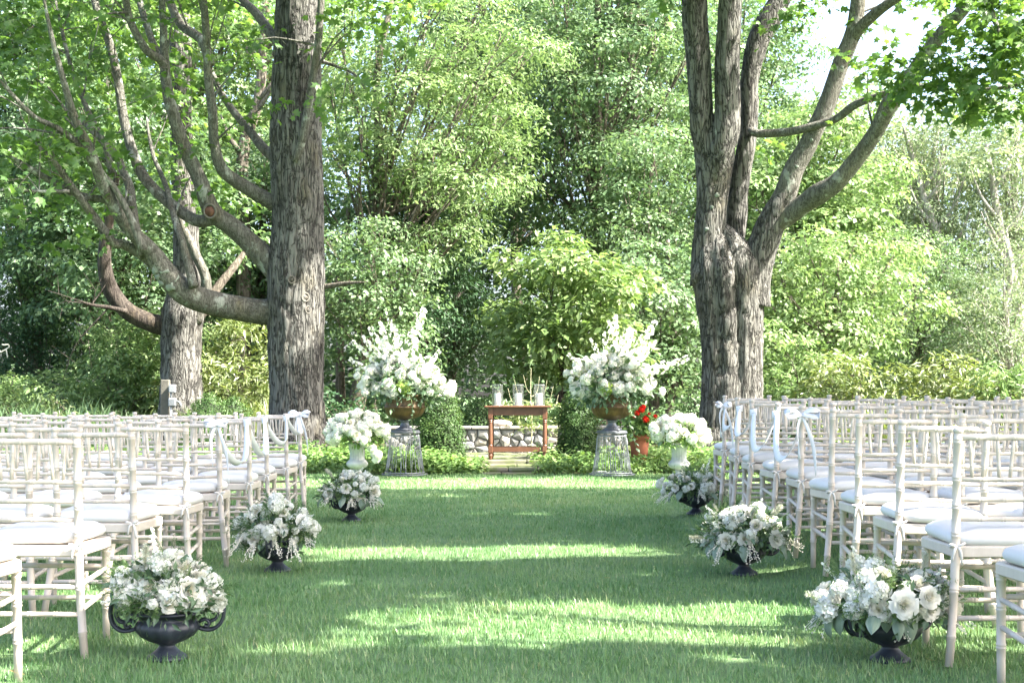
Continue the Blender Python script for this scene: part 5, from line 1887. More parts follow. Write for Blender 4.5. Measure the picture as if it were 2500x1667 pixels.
def table():
    d = 20.2
    xa, xb = PS(1184, 992, d)[0], PS(1346, 992, d)[0]
    w = xb - xa
    root = thing('altar_table', 'brown wooden table with turned legs holding three candle vases', 'table', ((xa + xb) / 2, d + 0.22, 0.156), R(-2.5))
    h = 0.765
    mb = MB()
    mb.add(*box(-w / 2, -0.25, h - 0.024, w / 2, 0.25, h, 0.006))
    mb.build('tabletop', M['walnut'], root)
    lx, ly = w / 2 - 0.085, 0.19
    for sx in (-1, 1):
        for sy in (-1, 1):
            mb = MB()
            mb.add(*box(sx * lx - 0.032, sy * ly - 0.032, 0.58, sx * lx + 0.032, sy * ly + 0.032, h - 0.025, 0.004))
            V, FL = lathe([(0.001, 0.0), (0.018, 0.0), (0.024, 0.03), (0.031, 0.06), (0.024, 0.085), (0.029, 0.092), (0.029, 0.1)], 14)
            mb.add(xf(V, None, (sx * lx, sy * ly, 0)), FL)
            mb.add(*box(sx * lx - 0.031, sy * ly - 0.031, 0.1, sx * lx + 0.031, sy * ly + 0.031, 0.195, 0.004))
            V, FL = lathe([(0.026, 0.195), (0.033, 0.205), (0.026, 0.216), (0.030, 0.225), (0.033, 0.26), (0.031, 0.40), (0.0275, 0.50), (0.025, 0.525), (0.034, 0.535), (0.026, 0.546), (0.034, 0.558), (0.027, 0.57), (0.03, 0.581)], 16)
            mb.add(xf(V, None, (sx * lx, sy * ly, 0)), FL)
            mb.build('leg', M['walnut'], root, False)
    for sy in (-1, 1):
        mb = MB()
        mb.add(*box(-lx + 0.03, sy * ly - 0.011, h - 0.135, lx - 0.03, sy * ly + 0.011, h - 0.026))
        mb.build('apron', M['walnut'], root)
    for sx in (-1, 1):
        mb = MB()
        mb.add(*box(sx * lx - 0.011, -ly + 0.03, h - 0.135, sx * lx + 0.011, ly - 0.03, h - 0.026))
        mb.build('apron', M['walnut'], root)
        mb = MB()
        mb.add(*box(sx * lx - 0.013, -ly + 0.03, 0.12, sx * lx + 0.013, ly - 0.03, 0.175))
        mb.build('stretcher', M['walnut'], root)
    for sy in (-1, 1):
        mb = MB()
        mb.add(*box(-lx + 0.03, sy * ly - 0.012, 0.115, lx - 0.03, sy * ly + 0.012, 0.18))
        mb.build('stretcher', M['walnut'], root)
    # hurricane vases with candles
    gl = NT('clear_glass')
    g = gl.n('ShaderNodeBsdfGlossy')
    g.inputs['Roughness'].default_value = 0.03
    tr = gl.n('ShaderNodeBsdfTransparent')
    tr.inputs[0].default_value = (0.975, 0.985, 0.98, 1)
    fr = gl.n('ShaderNodeFresnel')
    fr.inputs['IOR'].default_value = 1.5
    mx = gl.n('ShaderNodeMixShader')
    fm = gl.n('ShaderNodeMath', operation='MULTIPLY')
    fm.inputs[1].default_value = 0.5
    gl.l(fr.outputs[0], fm.inputs[0])
    gl.l(fm.outputs[0], mx.inputs[0])
    gl.l(tr.outputs[0], mx.inputs[1])
    gl.l(g.outputs[0], mx.inputs[2])
    df = gl.n('ShaderNodeBsdfDiffuse')
    df.inputs[0].default_value = (0.8, 0.85, 0.83, 1)
    m2 = gl.n('ShaderNodeMixShader')
    m2.inputs[0].default_value = 0.03  # faint white film paints a sheen so the cylinder shows against dark leaves
    gl.l(mx.outputs[0], m2.inputs[1])
    gl.l(df.outputs[0], m2.inputs[2])
    gl.l(m2.outputs[0], gl.out.inputs[0])
    M['glass_rim'] = plain('glass_rim', (0.42, 0.47, 0.45), 0.15, 0.05, 5)  # opaque pale rings, the bright edge glint of the glass put into colour
    M['wax'] = plain('wax', (0.80, 0.79, 0.75), 0.5, 0.02, 6)
    M['wick'] = plain('wick', (0.05, 0.045, 0.04), 0.9)
    for cx, lab in ((602, 'glass hurricane vase with white pillar candle at the tall boxwood cone end of the table'), (828, 'glass hurricane vase with white pillar candle in the middle of the table'),
                    (1060, 'glass hurricane vase with white pillar candle at the twiggy shrub end of the table')):
        x = PS(1080 + cx / 4.479, 992, d + 0.2)[0]
        loc = (x, d + 0.2, 0.156 + h)
        v = thing('hurricane_vase', lab, 'candle vase', loc, 0, 'candle vases on the table')
        r, H, th = 0.079, 0.30, 0.004
        V, FL = lathe([(0.001, 0.0005), (r - .006, 0.0005), (r, 0.006), (r, H), (r - th, H), (r - th, 0.012), (0.001, 0.012)], 48)
        mb = MB()
        mb.add(V, FL)
        mb.build('glass', gl.m, v, False)
        a = np.linspace(0, 2 * np.pi, 33)
        for z in (H, 0.008):
            mb = MB()
            mb.add(*tube(np.stack([(r - 0.001) * np.cos(a), (r - 0.001) * np.sin(a), np.full(33, z)], 1), 0.0028, 6, False))
            mb.build('glass_rim', M['glass_rim'], v, True)
        cd = thing('pillar_candle', lab.replace('glass hurricane vase with white pillar candle', 'white pillar candle in the glass vase'), 'candle', (loc[0], loc[1], loc[2] + 0.013), 0, 'candles on the table')
        V, FL = lathe([(0.001, 0), (0.044, 0.0), (0.045, 0.004), (0.045, 0.160), (0.042, 0.165), (0.033, 0.161), (0.001, 0.160)], 22)
        mb = MB()
        mb.add(V, FL)
        mb.build('wax', M['wax'], cd, True)
        mb = MB()
        mb.add(*tube([(0, 0, .159), (0.001, 0, .175)], 0.0018, 5))
        mb.build('wick', M['wick'], cd)


table()

# ------------------------------------------------------------------ flowers
def petal_mat(name, col, trans=0.3, tint=(1, 1, 1), inner=None):
    t = NT(name)
    at = t.n('ShaderNodeAttribute', attribute_name='rnd')
    cc = t.ramp(at.outputs['Fac'], [(0.0, inner or col), (0.6, col), (1.0, tuple(min(1, v * 1.04) for v in col))])
    d = t.n('ShaderNodeBsdfDiffuse')
    t.l(cc, d.inputs[0])
    tr = t.n('ShaderNodeBsdfTranslucent')
    t.l(t.mix(1.0, cc, tint, 'MULTIPLY'), tr.inputs[0])
    m = t.n('ShaderNodeMixShader')
    m.inputs[0].default_value = trans
    t.l(d.outputs[0], m.inputs[1])
    t.l(tr.outputs[0], m.inputs[2])
    t.l(m.outputs[0], t.out.inputs[0])
    return t.m


M['petal'] = petal_mat('rose_petal', (0.82, 0.805, 0.73), 0.25, (1, 0.97, 0.90), (0.76, 0.73, 0.52))
M['petal_white'] = petal_mat('floret_petal', (0.79, 0.79, 0.735), 0.3, (1, 1, 0.92), (0.58, 0.63, 0.40))
M['petal_green'] = petal_mat('green_floret', (0.30, 0.42, 0.10), 0.3)
M['petal_red'] = petal_mat('red_petal', (0.62, 0.03, 0.02), 0.25)
M['silver_leaf'] = leaf_mat('silver_leaf', [(0.1, (0.15, 0.21, 0.15)), (0.5, (0.22, 0.29, 0.21)), (0.9, (0.33, 0.40, 0.30))], 0.2, 0.04, (1, 1, 0.8))
M['euca_leaf'] = leaf_mat('euca_leaf', [(0.1, (0.05, 0.10, 0.045)), (0.5, (0.085, 0.15, 0.075)), (0.9, (0.14, 0.21, 0.11))], 0.25, 0.06)
M['fern'] = leaf_mat('fern', [(0.1, (0.035, 0.09, 0.025)), (0.5, (0.07, 0.15, 0.045)), (0.9, (0.12, 0.21, 0.07))], 0.3, 0.04)
M['plume'] = leaf_mat('plume', [(0.1, (0.52, 0.52, 0.40)), (0.5, (0.64, 0.64, 0.52)), (0.9, (0.74, 0.74, 0.64))], 0.35, 0.02, (1, 1, 0.9))
M['berry'] = plain('berry_white', (0.70, 0.66, 0.56), 0.5, 0.25, 30)
M['stem_green'] = plain('stem_green', (0.10, 0.15, 0.045), 0.7, 0.25, 20)


def petal_patch(rb, w, h, flare, cup, nu=5, nv=4, ph=0.0, g=None, curl=0.0):
    u = np.linspace(-1, 1, nu)
    v = np.linspace(0, 1, nv)
    U, Vv = np.meshgrid(u, v)
    wid = w * np.sin(np.pi * (0.18 + 0.62 * Vv)) ** 0.7
    ang = ph + U * wid
    top = 1 - 0.10 * U ** 2 * Vv
    rad = rb * (0.25 + 0.75 * Vv ** 0.8) + flare * Vv ** 2.2 + cup * np.abs(U) ** 2 * Vv * 0.3
    z = h * (Vv * top) - curl * h * np.clip(Vv - 0.7, 0, 1) ** 1.3 * 2.2
    if g is not None:
        rad = rad * (1 + 0.05 * g.normal(size=rad.shape) * Vv)
        z = z * (1 + 0.04 * g.normal(size=rad.shape))
    P = np.stack([rad * np.cos(ang), rad * np.sin(ang), z], -1).reshape(-1, 3)
    i = np.arange(nv - 1)[:, None] * nu
    j = np.arange(nu - 1)[None]
    F = np.stack([i + j, i + j + 1, i + nu + j + 1, i + nu + j], -1).reshape(-1, 4)
    return P, [F]


def rose_mesh(seed, openness=1.0):
    """unit rose: about 1 wide, opening upwards"""
    g = np.random.default_rng(seed)
    mb = MB()
    layers = [(2, 0.05, 1.35, 0.47, 0.0, 0.0), (3, 0.09, 1.1, 0.49, 0.0, 0.02), (4, 0.14, 0.9, 0.49, 0.01, 0.05), (4, 0.19, 0.9, 0.48, 0.02, 0.08), (5, 0.25, 0.8, 0.45, 0.035, 0.12),
              (5, 0.31, 0.78, 0.41, 0.05, 0.18), (6, 0.36, 0.7, 0.34, 0.08, 0.25), (6, 0.39, 0.66, 0.25, 0.12, 0.35)]
    for li, (n, rb, w, h, fl, cu) in enumerate(layers):
        a0 = g.uniform(0, 6.28)
        for k in range(n):
            P, FL = petal_patch(rb, w * g.uniform(0.9, 1.15), h * g.uniform(0.92, 1.06), fl * openness * g.uniform(0.7, 1.3), 0.04, 5, 4, a0 + k * 2 * np.pi / n + g.normal(0, 0.1), g, cu * openness)
            mb.add(P, FL, float(np.clip(0.30 + 0.09 * li + g.normal(0, 0.05), 0, 1)))
    V, FL = lathe([(0.001, 0), (0.2, 0.01), (0.3, 0.1), (0.22, 0.2), (0.001, 0.24)], 8)
    mb.add(V, FL, 0.0)
    return mb.mesh('rose', True)


def floret_geo(p, n, s, g, petals=4):
    n = norm(n)
    u = norm(np.cross(n, g.normal(size=3)))
    w = np.cross(n, u)
    V, F = [], []
    a0 = g.uniform(0, 6)
    for k in range(petals):
        a = a0 + 2 * np.pi * k / petals
        d = u * np.cos(a) + w * np.sin(a)
        sd = np.cross(n, d)
        b = len(V)
        V += [p, p + d * s * 0.55 + sd * s * 0.42 + n * s * 0.18, p + d * s * 1.0 + n * s * 0.12, p + d * s * 0.55 - sd * s * 0.42 + n * s * 0.18]
        F += [[b, b + 1, b + 2], [b, b + 2, b + 3]]
    return np.array(V), np.array(F)


def cluster_mesh(seed, n=46, s=0.23, hemi=True, rad=0.5):
    """unit head of small four-petalled florets"""
    g = np.random.default_rng(seed)
    mb = MB()
    for k in range(n):
        z = 1 - (k + 0.5) / n * (1.35 if hemi else 2.0)
        a = k * 2.39996 + g.normal(0, 0.2)
        r = math.sqrt(max(0, 1 - z * z))
        d = np.array([r * math.cos(a), r * math.sin(a), z])
        rr = rad * g.uniform(0.78, 1.06)
        V, F = floret_geo(d * rr * np.array([1, 1, .85]), norm(d + 0.3 * g.normal(size=3)), s * g.uniform(0.75, 1.2), g)
        mb.add(V, [F], float(np.clip(g.normal(0.65, 0.2), 0, 1)))
    return mb.mesh('floret_cluster', False)


def spike_mesh(seed, n=40, s=0.046):
    """unit spike (height 1) of loose florets on a thin bending stem"""
    g = np.random.default_rng(seed)
    mb = MB()
    bx, by = g.normal(0, 0.16, 2)
    stem = lambda z: np.array([bx * z * z, by * z * z, z])
    for k in range(n):
        z = 0.25 + 0.75 * ((k + 0.5) / n) ** 0.9
        if g.random() < 0.25:
            continue
        a = k * 2.39996 + g.normal(0, .5)
        rr = (0.085 * (1.12 - z) + 0.012) * g.uniform(0.5, 1.5)
        d = np.array([math.cos(a), math.sin(a), g.uniform(-.2, .6)])
        V, F = floret_geo(stem(z) + d * rr, d, s * (1.3 - 0.85 * z) * g.uniform(.7, 1.3) + 0.006, g, 5)
        mb.add(V, [F], float(np.clip(g.normal(0.7, 0.2), 0, 1)))
    P = np.array([stem(z) for z in np.linspace(0, 1, 5)])
    mb.add(*tube(P, [0.008, 0.007, 0.006, 0.005, 0.003], 4), 0.0)
    return mb.mesh('flower_spike', False)


def broad_leaf_mesh(seed, bend=0.5, nu=4, nv=7, wid=0.36):
    """unit leaf along +z, bending outward (+y), with a midrib crease and a paler rim"""
    g = np.random.default_rng(seed)
    v = np.linspace(0, 1, nv)
    u = np.linspace(-1, 1, 2 * nu - 1)
    U, Vv = np.meshgrid(u, v)
    w = wid * 0.5 * np.sin(np.pi * np.clip(0.06 + 0.94 * Vv, 0, 1) ** 0.8) ** 0.85 + 0.01
    ang = bend * Vv ** 1.3 * 2.0
    cz = np.cumsum(np.cos(bend * v ** 1.3 * 2.0)) / nv
    cy = np.cumsum(np.sin(bend * v ** 1.3 * 2.0)) / nv
    wave = 0.02 * np.sin(Vv * 9 + g.uniform(0, 6)) * U
    X = U * w
    off = np.abs(U) * w * 0.4 + wave
    Z = cz[:, None] + np.sin(ang) * off * -1
    Y = cy[:, None] - np.cos(ang) * off * -1
    P = np.stack([X, Y, Z], -1).reshape(-1, 3)
    m = len(u)
    i = np.arange(nv - 1)[:, None] * m
    j = np.arange(m - 1)[None]
    F = np.stack([i + j, i + j + 1, i + m + j + 1, i + m + j], -1).reshape(-1, 4)
    rn = np.tile(np.where((np.arange(m - 1) == 0) | (np.arange(m - 1) == m - 2), 0.75, 0.45), nv - 1) + g.normal(0, .04, (nv - 1) * (m - 1))
    mb = MB()
    mb.add(P, [F], rn)
    return mb.mesh('leaf', True)


def fern_mesh(seed, stems=7, needles=26, wide=0.10):
    """unit feathery sprig growing along +z"""
    g = np.random.default_rng(seed)
    mb = MB()
    for s in range(stems):
        d = norm(np.array([g.normal(0, .35), g.normal(0, .35), 1.0]))
        ln = g.uniform(0.6, 1.0)
        t = np.linspace(0.12, 1, needles)
        C = d[None] * (t * ln)[:, None] + np.outer(t ** 2 * ln * 0.25, g.normal(size=3) * 0.6)
        for k, c in enumerate(C):
            for _ in range(2):
                q = norm(g.normal(size=3) + d * 0.9)
                l = wide * (1.15 - t[k] * 0.6) * g.uniform(.7, 1.3)
                sd = norm(np.cross(q, g.normal(size=3))) * 0.008
                mb.add(np.array([c - sd, c + sd, c + q * l]), [np.array([[0, 1, 2]])], float(np.clip(g.normal(.5, .2), 0, 1)))
    return mb.mesh('fern_sprig', False)


def plume_mesh(seed, n=260, fat=0.16):
    """unit fluffy seed head along +z"""
    g = np.random.default_rng(seed)
    mb = MB()
    for k in range(n):
        z = g.uniform(0.35, 1.0)
        r = fat * math.sin(math.pi * (z - 0.3) / 0.75) ** 0.7
        a = g.uniform(0, 6.28)
        d = norm(np.array([math.cos(a), math.sin(a), 0.9]))
        p = np.array([0, 0, z - 0.1])
        sd = norm(np.cross(d, g.normal(size=3))) * 0.012
        mb.add(np.array([p - sd, p + sd, p + d * r * g.uniform(.7, 1.4)]), [np.array([[0, 1, 2]])], float(g.uniform(0, 1)))
    mb.add(*tube([(0, 0, 0), (0, 0, .4)], 0.012, 4), 0.2)
    return mb.mesh('grass_plume', False)


def berry_mesh(seed, n=60):
    """unit hanging spray of little pale bells along +z, drooping"""
    g = np.random.default_rng(seed)
    mb = MB()
    oct_v = np.array([(1, 0, 0), (-1, 0, 0), (0, 1, 0), (0, -1, 0), (0, 0, 1), (0, 0, -1)], float)
    oct_f = np.array([(0, 2, 4), (2, 1, 4), (1, 3, 4), (3, 0, 4), (2, 0, 5), (1, 2, 5), (3, 1, 5), (0, 3, 5)])
    for s in range(5):
        dx, dy = g.normal(0, .16, 2)
        for k in range(n // 5):
            t = (k + 1) / (n / 5)
            p = np.array([dx * t * 1.6, dy * t * 1.6, t]) + g.normal(size=3) * 0.035
            mb.add(oct_v * 0.035 * g.uniform(.7, 1.2) + p, [oct_f], 0.5)
        mb.add(*tube([(0, 0, 0), (dx, dy, .6), (dx * 1.6, dy * 1.6, 1)], 0.008, 4), 0.1)
    return mb.mesh('berry_spray', False)


def withmat(me, m):
    me.materials.append(M[m])
    return me


FL_ = {
    'rose': [withmat(rose_mesh(s, o), 'petal') for s, o in ((1, 1.0), (2, 0.6), (3, 1.25))],
    'floret_cluster': [withmat(cluster_mesh(s), 'petal_white') for s in (4, 5, 6)],
    'hydrangea': [withmat(cluster_mesh(s, 110, 0.17, True, 0.5), 'petal_white') for s in (7, 8)],
    'green_hydrangea': [withmat(cluster_mesh(9, 100, 0.12, True, 0.5), 'petal_green')],
    'flower_spike': [withmat(spike_mesh(s), 'petal_white') for s in (10, 11, 12)],
    'silver_leaf': [withmat(broad_leaf_mesh(s, b, wid=0.42), 'silver_leaf') for s, b in ((13, .35), (14, .6), (15, .9))],
    'green_leaf': [withmat(broad_leaf_mesh(s, b, wid=0.5), 'euca_leaf') for s, b in ((16, .3), (17, .55))],
    'fern_sprig': [withmat(fern_mesh(s), 'fern') for s in (18, 19)],
    'filler_sprig': [withmat(fern_mesh(s, 9, 14, 0.16), 'leaf_yellow') for s in (20, 21)],
    'grass_plume': [withmat(plume_mesh(s), 'plume') for s in (22, 23)],
    'berry_spray': [withmat(berry_mesh(s), 'berry') for s in (24, 25)],
    'red_flower': [withmat(cluster_mesh(26, 30, 0.28, True, 0.5), 'petal_red')],
}


def put(kind, parent, p, d, s, roll=None, g=random):
    """one flower or leaf as a part: unit mesh along +z turned to d, scaled s, at p"""
    ms = FL_[kind]
    me = ms[g.randrange(len(ms))]
    nm = {'green_hydrangea': 'hydrangea', 'silver_leaf': 'leaf', 'green_leaf': 'leaf'}.get(kind, kind)
    o = link(nm, me, parent)
    q = Vector(tuple(d)).normalized()
    zq = q.to_track_quat('Z', 'Y').to_matrix()
    if kind in ('silver_leaf', 'green_leaf'):
        # let the leaf bend downwards/outwards
        dn = Vector((0, 0, -1)) + Vector((q.x, q.y, 0)) * 0.6
        yv = (dn - q * dn.dot(q))
        if yv.length > 1e-3:
            yv.normalize()
            xv = yv.cross(q)
            zq = Matrix((xv, yv, q)).transposed()
    else:
        zq = zq @ Matrix.Rotation(g.uniform(0, 6.28) if roll is None else roll, 3, 'Z')
    m = (zq * s).to_4x4()
    m.translation = Vector(tuple(float(v) for v in p))
    o.matrix_local = m
    if kind in ('fern_sprig', 'filler_sprig', 'grass_plume', 'berry_spray'):
        o['kind'] = 'stuff'
    return o


def dome(g, rx, ry, h, lo=-0.25, front=0.65):
    """point and outward direction on the bouquet dome, mostly on the side that is seen"""
    while True:
        d = np.array([g.gauss(0, 1), g.gauss(0, 1), g.gauss(0, 1)])
        d /= np.linalg.norm(d)
        if d[1] > 0 and g.random() < front:
            d[1] = -d[1]
        if d[2] > lo:
            break
    return d * np.array([rx, ry, h]), norm(d / np.array([rx, ry, h]))


def spread(g, n, rx, ry, h, sep, lo, front):
    out = []
    tries = 0
    while len(out) < n and tries < 900:
        tries += 1
        p, d = dome(g, rx, ry, h, lo, front)
        s = sep * (1 - tries / 1400)
        if all(np.linalg.norm(p - q) > s for q, _ in out):
            out.append((p, d))
    return out


def greens(root, g, rx, ry, h, n, size, mat='euca_leaf', z0=0.0):
    """leafy filling inside the bouquet"""
    P = []
    O = []
    for _ in range(n):
        p, d = dome(g, rx, ry, h, -0.3, 0.5)
        P.append(p * g.uniform(0.45, 0.92) + np.array([0, 0, z0]))
        O.append(d)
    o = leaf_mass('foliage', np.array(P), np.array(O), mat, 5, size, size * 0.9, root, flat=0.7, upw=0.2, aspect=0.45, jit=0.5, hang=0.1)
    tag(o, kind='stuff')


def aisle_bouquet(label, loc, rx, h, seed, roses=13, clusters=26, silver=8, ferns=4, plumes=4, berries=4, spec=()):
    g = random.Random(seed)
    root = thing('flower_arrangement', label, 'flowers', loc, 0, 'white flower arrangements along the aisle')
    ry = rx * 0.85
    greens(root, g, rx * 0.96, ry * 0.96, h * 0.96, 190, 0.045)
    greens(root, g, rx * 1.05, ry * 1.0, h * 0.8, 60, 0.035, 'leaf_yellow')
    ph = [g.uniform(0, 6.28) for _ in range(3)]

    def rag(p, amt=0.16):
        a = math.atan2(p[2], p[0])
        f = 1 + amt * (0.7 * math.sin(2 * a + ph[0]) + 0.5 * math.sin(5 * a + ph[1])) + g.uniform(-0.10, 0.10)
        return p * f
    for p, d in spread(g, roses, rx * 0.88, ry * 0.9, h * 0.9, 0.105, -0.1, 0.8):
        q = norm(d + np.array([g.uniform(-.3, .3), -0.2, g.uniform(-.15, .25)]))
        put('rose', root, rag(p, 0.08) - d * 0.02, q, g.choice((0.066, 0.075, 0.085, 0.098, 0.105)), g=g)
    for p, d in spread(g, int(clusters * 0.8), rx * 0.95, ry * 0.95, h * 0.98, 0.066, -0.15, 0.65):
        put('floret_cluster', root, rag(p) - d * 0.02, norm(d + np.array([g.uniform(-.3, .3), 0, g.uniform(-.2, .3)])), g.choice((0.042, 0.052, 0.062, 0.075, 0.088)), g=g)
    for p, d in spread(g, silver, rx * 0.8, ry * 0.8, h * 0.5, 0.06, -0.5, 0.8):
        dd = np.array([d[0], d[1], g.uniform(-0.8, -0.1)])
        put('silver_leaf', root, p * np.array([1, 1, 0.3]), dd, g.uniform(0.085, 0.16), g=g)
    for p, d in spread(g, 6, rx * 0.8, ry * 0.8, h * 0.8, 0.1, 0.1, 0.75):
        put('green_leaf', root, p * 0.95, norm(d + np.array([g.uniform(-.4, .4), -.2, g.uniform(-.4, .3)])), g.uniform(0.07, 0.11), g=g)
    for p, d in spread(g, ferns + 3, rx * 0.85, ry * 0.85, h * 0.8, 0.1, 0.0, 0.7):
        put('fern_sprig', root, p * 0.8, norm(d + np.array([0.6 * (1 if d[0] > 0 else -1), 0, 0])), g.uniform(0.15, 0.23), g=g)
    for p, d in spread(g, 13, rx * 0.9, ry * 0.9, h * 0.85, 0.07, -0.05, 0.7):
        put('filler_sprig', root, p * 0.8, d, g.uniform(0.10, 0.17), g=g)
    for p, d in spread(g, 5, rx * 0.8, ry * 0.8, h * 0.7, 0.1, -0.1, 0.7):
        put('flower_spike', root, p * 0.6, norm(d + np.array([0.5 * (1 if d[0] > 0 else -1), 0, .1])), g.uniform(0.15, 0.23), g=g)
    for p, d in spread(g, plumes, rx * 0.85, ry * 0.85, h * 0.85, 0.1, 0.0, 0.75):
        put('grass_plume', root, p * 0.8, norm(d + np.array([g.uniform(-.5, .5), 0, 0])), g.uniform(0.12, 0.17), g=g)
    for p, d in spread(g, berries, rx * 0.9, ry * 0.9, h * 0.5, 0.09, -0.4, 0.85):
        put('berry_spray', root, p * np.array([1, 1, 0.3]), (d[0] * 0.7, d[1] * 0.7, -0.5), g.uniform(0.10, 0.16), g=g)
    for kind, p, d, s in spec:
        put(kind, root, np.array(p, float), np.array(d, float), s, g=g)
    return root


# ------------------------------------------------------------------ urns on the grass
t = NT('dark_iron')
c = t.coord('Object')
n1 = t.noise(c, 12.0, 5.0)
n2 = t.noise(c, 90.0, 4.0)
t.pbsdf(t.ramp(n1, [(0.35, (0.016, 0.020, 0.028)), (0.65, (0.036, 0.044, 0.060)), (0.8, (0.075, 0.080, 0.092))]), 0.42, t.bump(n2, 0.3, 0.003), 0.0, 0.5)
M['iron'] = t.m


def iron_urn(label, loc, rot=0.0, k=1.0):
    root = thing('iron_urn', label, 'urn', loc, rot, 'dark iron urns along the aisle')
    fl = lambda i, a: 1 + (0.035 * np.abs(np.sin(a * 10)) - 0.012 if 2 <= i <= 7 else 0)
    V, FL = lathe(np.array([(0.030, 0.060), (0.045, 0.066), (0.075, 0.078), (0.108, 0.098), (0.125, 0.120), (0.128, 0.135), (0.122, 0.150), (0.114, 0.160), (0.112, 0.164), (0.115, 0.178), (0.128, 0.186), (0.158, 0.190), (0.163, 0.195),
                            (0.160, 0.200), (0.140, 0.199), (0.112, 0.190), (0.10, 0.165), (0.001, 0.15)]) * k, 80, fl)
    mb = MB()
    mb.add(V, FL)
    mb.build('bowl', M['iron'], root, True)
    V, FL = lathe(np.array([(0.001, 0.0), (0.082, 0.0), (0.084, 0.008), (0.078, 0.016), (0.062, 0.026), (0.044, 0.040), (0.034, 0.052), (0.031, 0.058), (0.037, 0.062), (0.034, 0.066), (0.001, 0.066)]) * k, 32)
    mb = MB()
    mb.add(V, FL)
    mb.build('foot', M['iron'], root, True)
    for s in (-1, 1):
        mb = MB()
        for y in (-0.014, 0.014):
            # outer scroll: out from under the bowl, up past the rim and curling back
            P, q = resample(np.array([(0.118, y, 0.128), (0.150, y, 0.118), (0.185, y, 0.120), (0.215, y, 0.145), (0.226, y, 0.185), (0.222, y, 0.225), (0.200, y, 0.250), (0.175, y, 0.245), (0.165, y, 0.225), (0.178, y, 0.210), (0.192, y, 0.220)]) * np.array([s, 1, 1]) * k, np.full(11, 0.0075 * k), 0.012)
            mb.add(*tube(P, q, 6))
            P, q = resample(np.array([(0.128, y, 0.150), (0.150, y, 0.160), (0.168, y, 0.148), (0.162, y, 0.130), (0.146, y, 0.136)]) * np.array([s, 1, 1]) * k, np.full(5, 0.0065 * k), 0.01)
            mb.add(*tube(P, q, 6))
            P, q = resample(np.array([(0.168, y, 0.150), (0.190, y, 0.158), (0.204, y, 0.180), (0.200, y, 0.200), (0.186, y, 0.196), (0.184, y, 0.182)]) * np.array([s, 1, 1]) * k, np.full(6, 0.0065 * k), 0.01)
            mb.add(*tube(P, q, 6))
        for (x, z) in ((0.205, 0.135), (0.224, 0.19), (0.2, 0.248), (0.16, 0.122), (0.168, 0.15)):
            mb.add(*tube(np.array([(s * x, -0.016, z), (s * x, 0.016, z)]) * k, 0.007 * k, 6))
        mb.build('handle', M['iron'], root, True)
    return root




def aisle_set():
    specs = [
        # x px, depth, urn label, bouquet label, rx, h, seed, rot, counts
        (409, 5.83, 'dark iron footed urn with pierced scroll handles, closest of those by the low-limbed maple', 'dense white roses and fern in the urn with the big pierced handles', 0.24, 0.175, 11, 0.12, dict(roses=17, clusters=44, silver=0, ferns=7, plumes=2, berries=0)),
        (677, 8.72, 'dark iron footed urn, middle one of those by the low-limbed maple', 'white roses with frothy sprays in the middle urn by the low-limbed maple', 0.265, 0.21, 12, 1.5, dict(roses=14, clusters=36, silver=4, ferns=6, plumes=1, berries=9)),
        (857, 12.2, 'dark iron urn half hidden by drooping stems, below the fluted vase by the thick trunk', 'white roses and drooping brown-green stems in the urn below the fluted vase', 0.28, 0.20, 13, 0.9, dict(roses=12, clusters=30, silver=6, ferns=6, plumes=1, berries=8)),
        (2172, 5.78, 'dark iron footed urn almost covered by silver leaves, closest of those by the forked maple', 'white flowers with one big rose and silvery leaves, closest by the forked maple', 0.30, 0.165, 14, 0.5, dict(roses=12, clusters=48, silver=11, ferns=9, plumes=5, berries=4,
            spec=(('rose', (0.0, -0.24, 0.035), (0.0, -1, 0.22), 0.105), ('rose', (0.105, -0.20, 0.06), (0.35, -1, 0.3), 0.085)))),
        (1817, 8.55, 'dark iron footed urn, middle one of those by the forked maple', 'white flowers with fluffy plumes in the middle urn by the forked maple', 0.295, 0.185, 15, 0.2, dict(roses=14, clusters=36, silver=13, ferns=8, plumes=7, berries=4)),
        (1700, 12.5, 'dark iron urn farthest down the aisle by the forked maple', 'white roses with dark sprigs and trailing blue-green leaves in the farthest urn', 0.29, 0.165, 16, 0.7, dict(roses=13, clusters=32, silver=8, ferns=7, plumes=2, berries=5)),
    ]
    for (px, d, ul, bl, rx, h, seed, rot, kw) in specs:
        x = PS(px, 1500, d)[0]
        z = float(gz(x, d))
        iron_urn(ul, (x, d, z), rot)
        aisle_bouquet(bl, (x - 0.01, d, z + (0.25 if seed == 11 else 0.222)), rx, h, seed, **kw)


aisle_set()

# ------------------------------------------------------------------ fluted vases
M['vase_white'] = plain('weathered_plaster', (0.38, 0.385, 0.38), 0.8, 0.25, 9, 0.2)


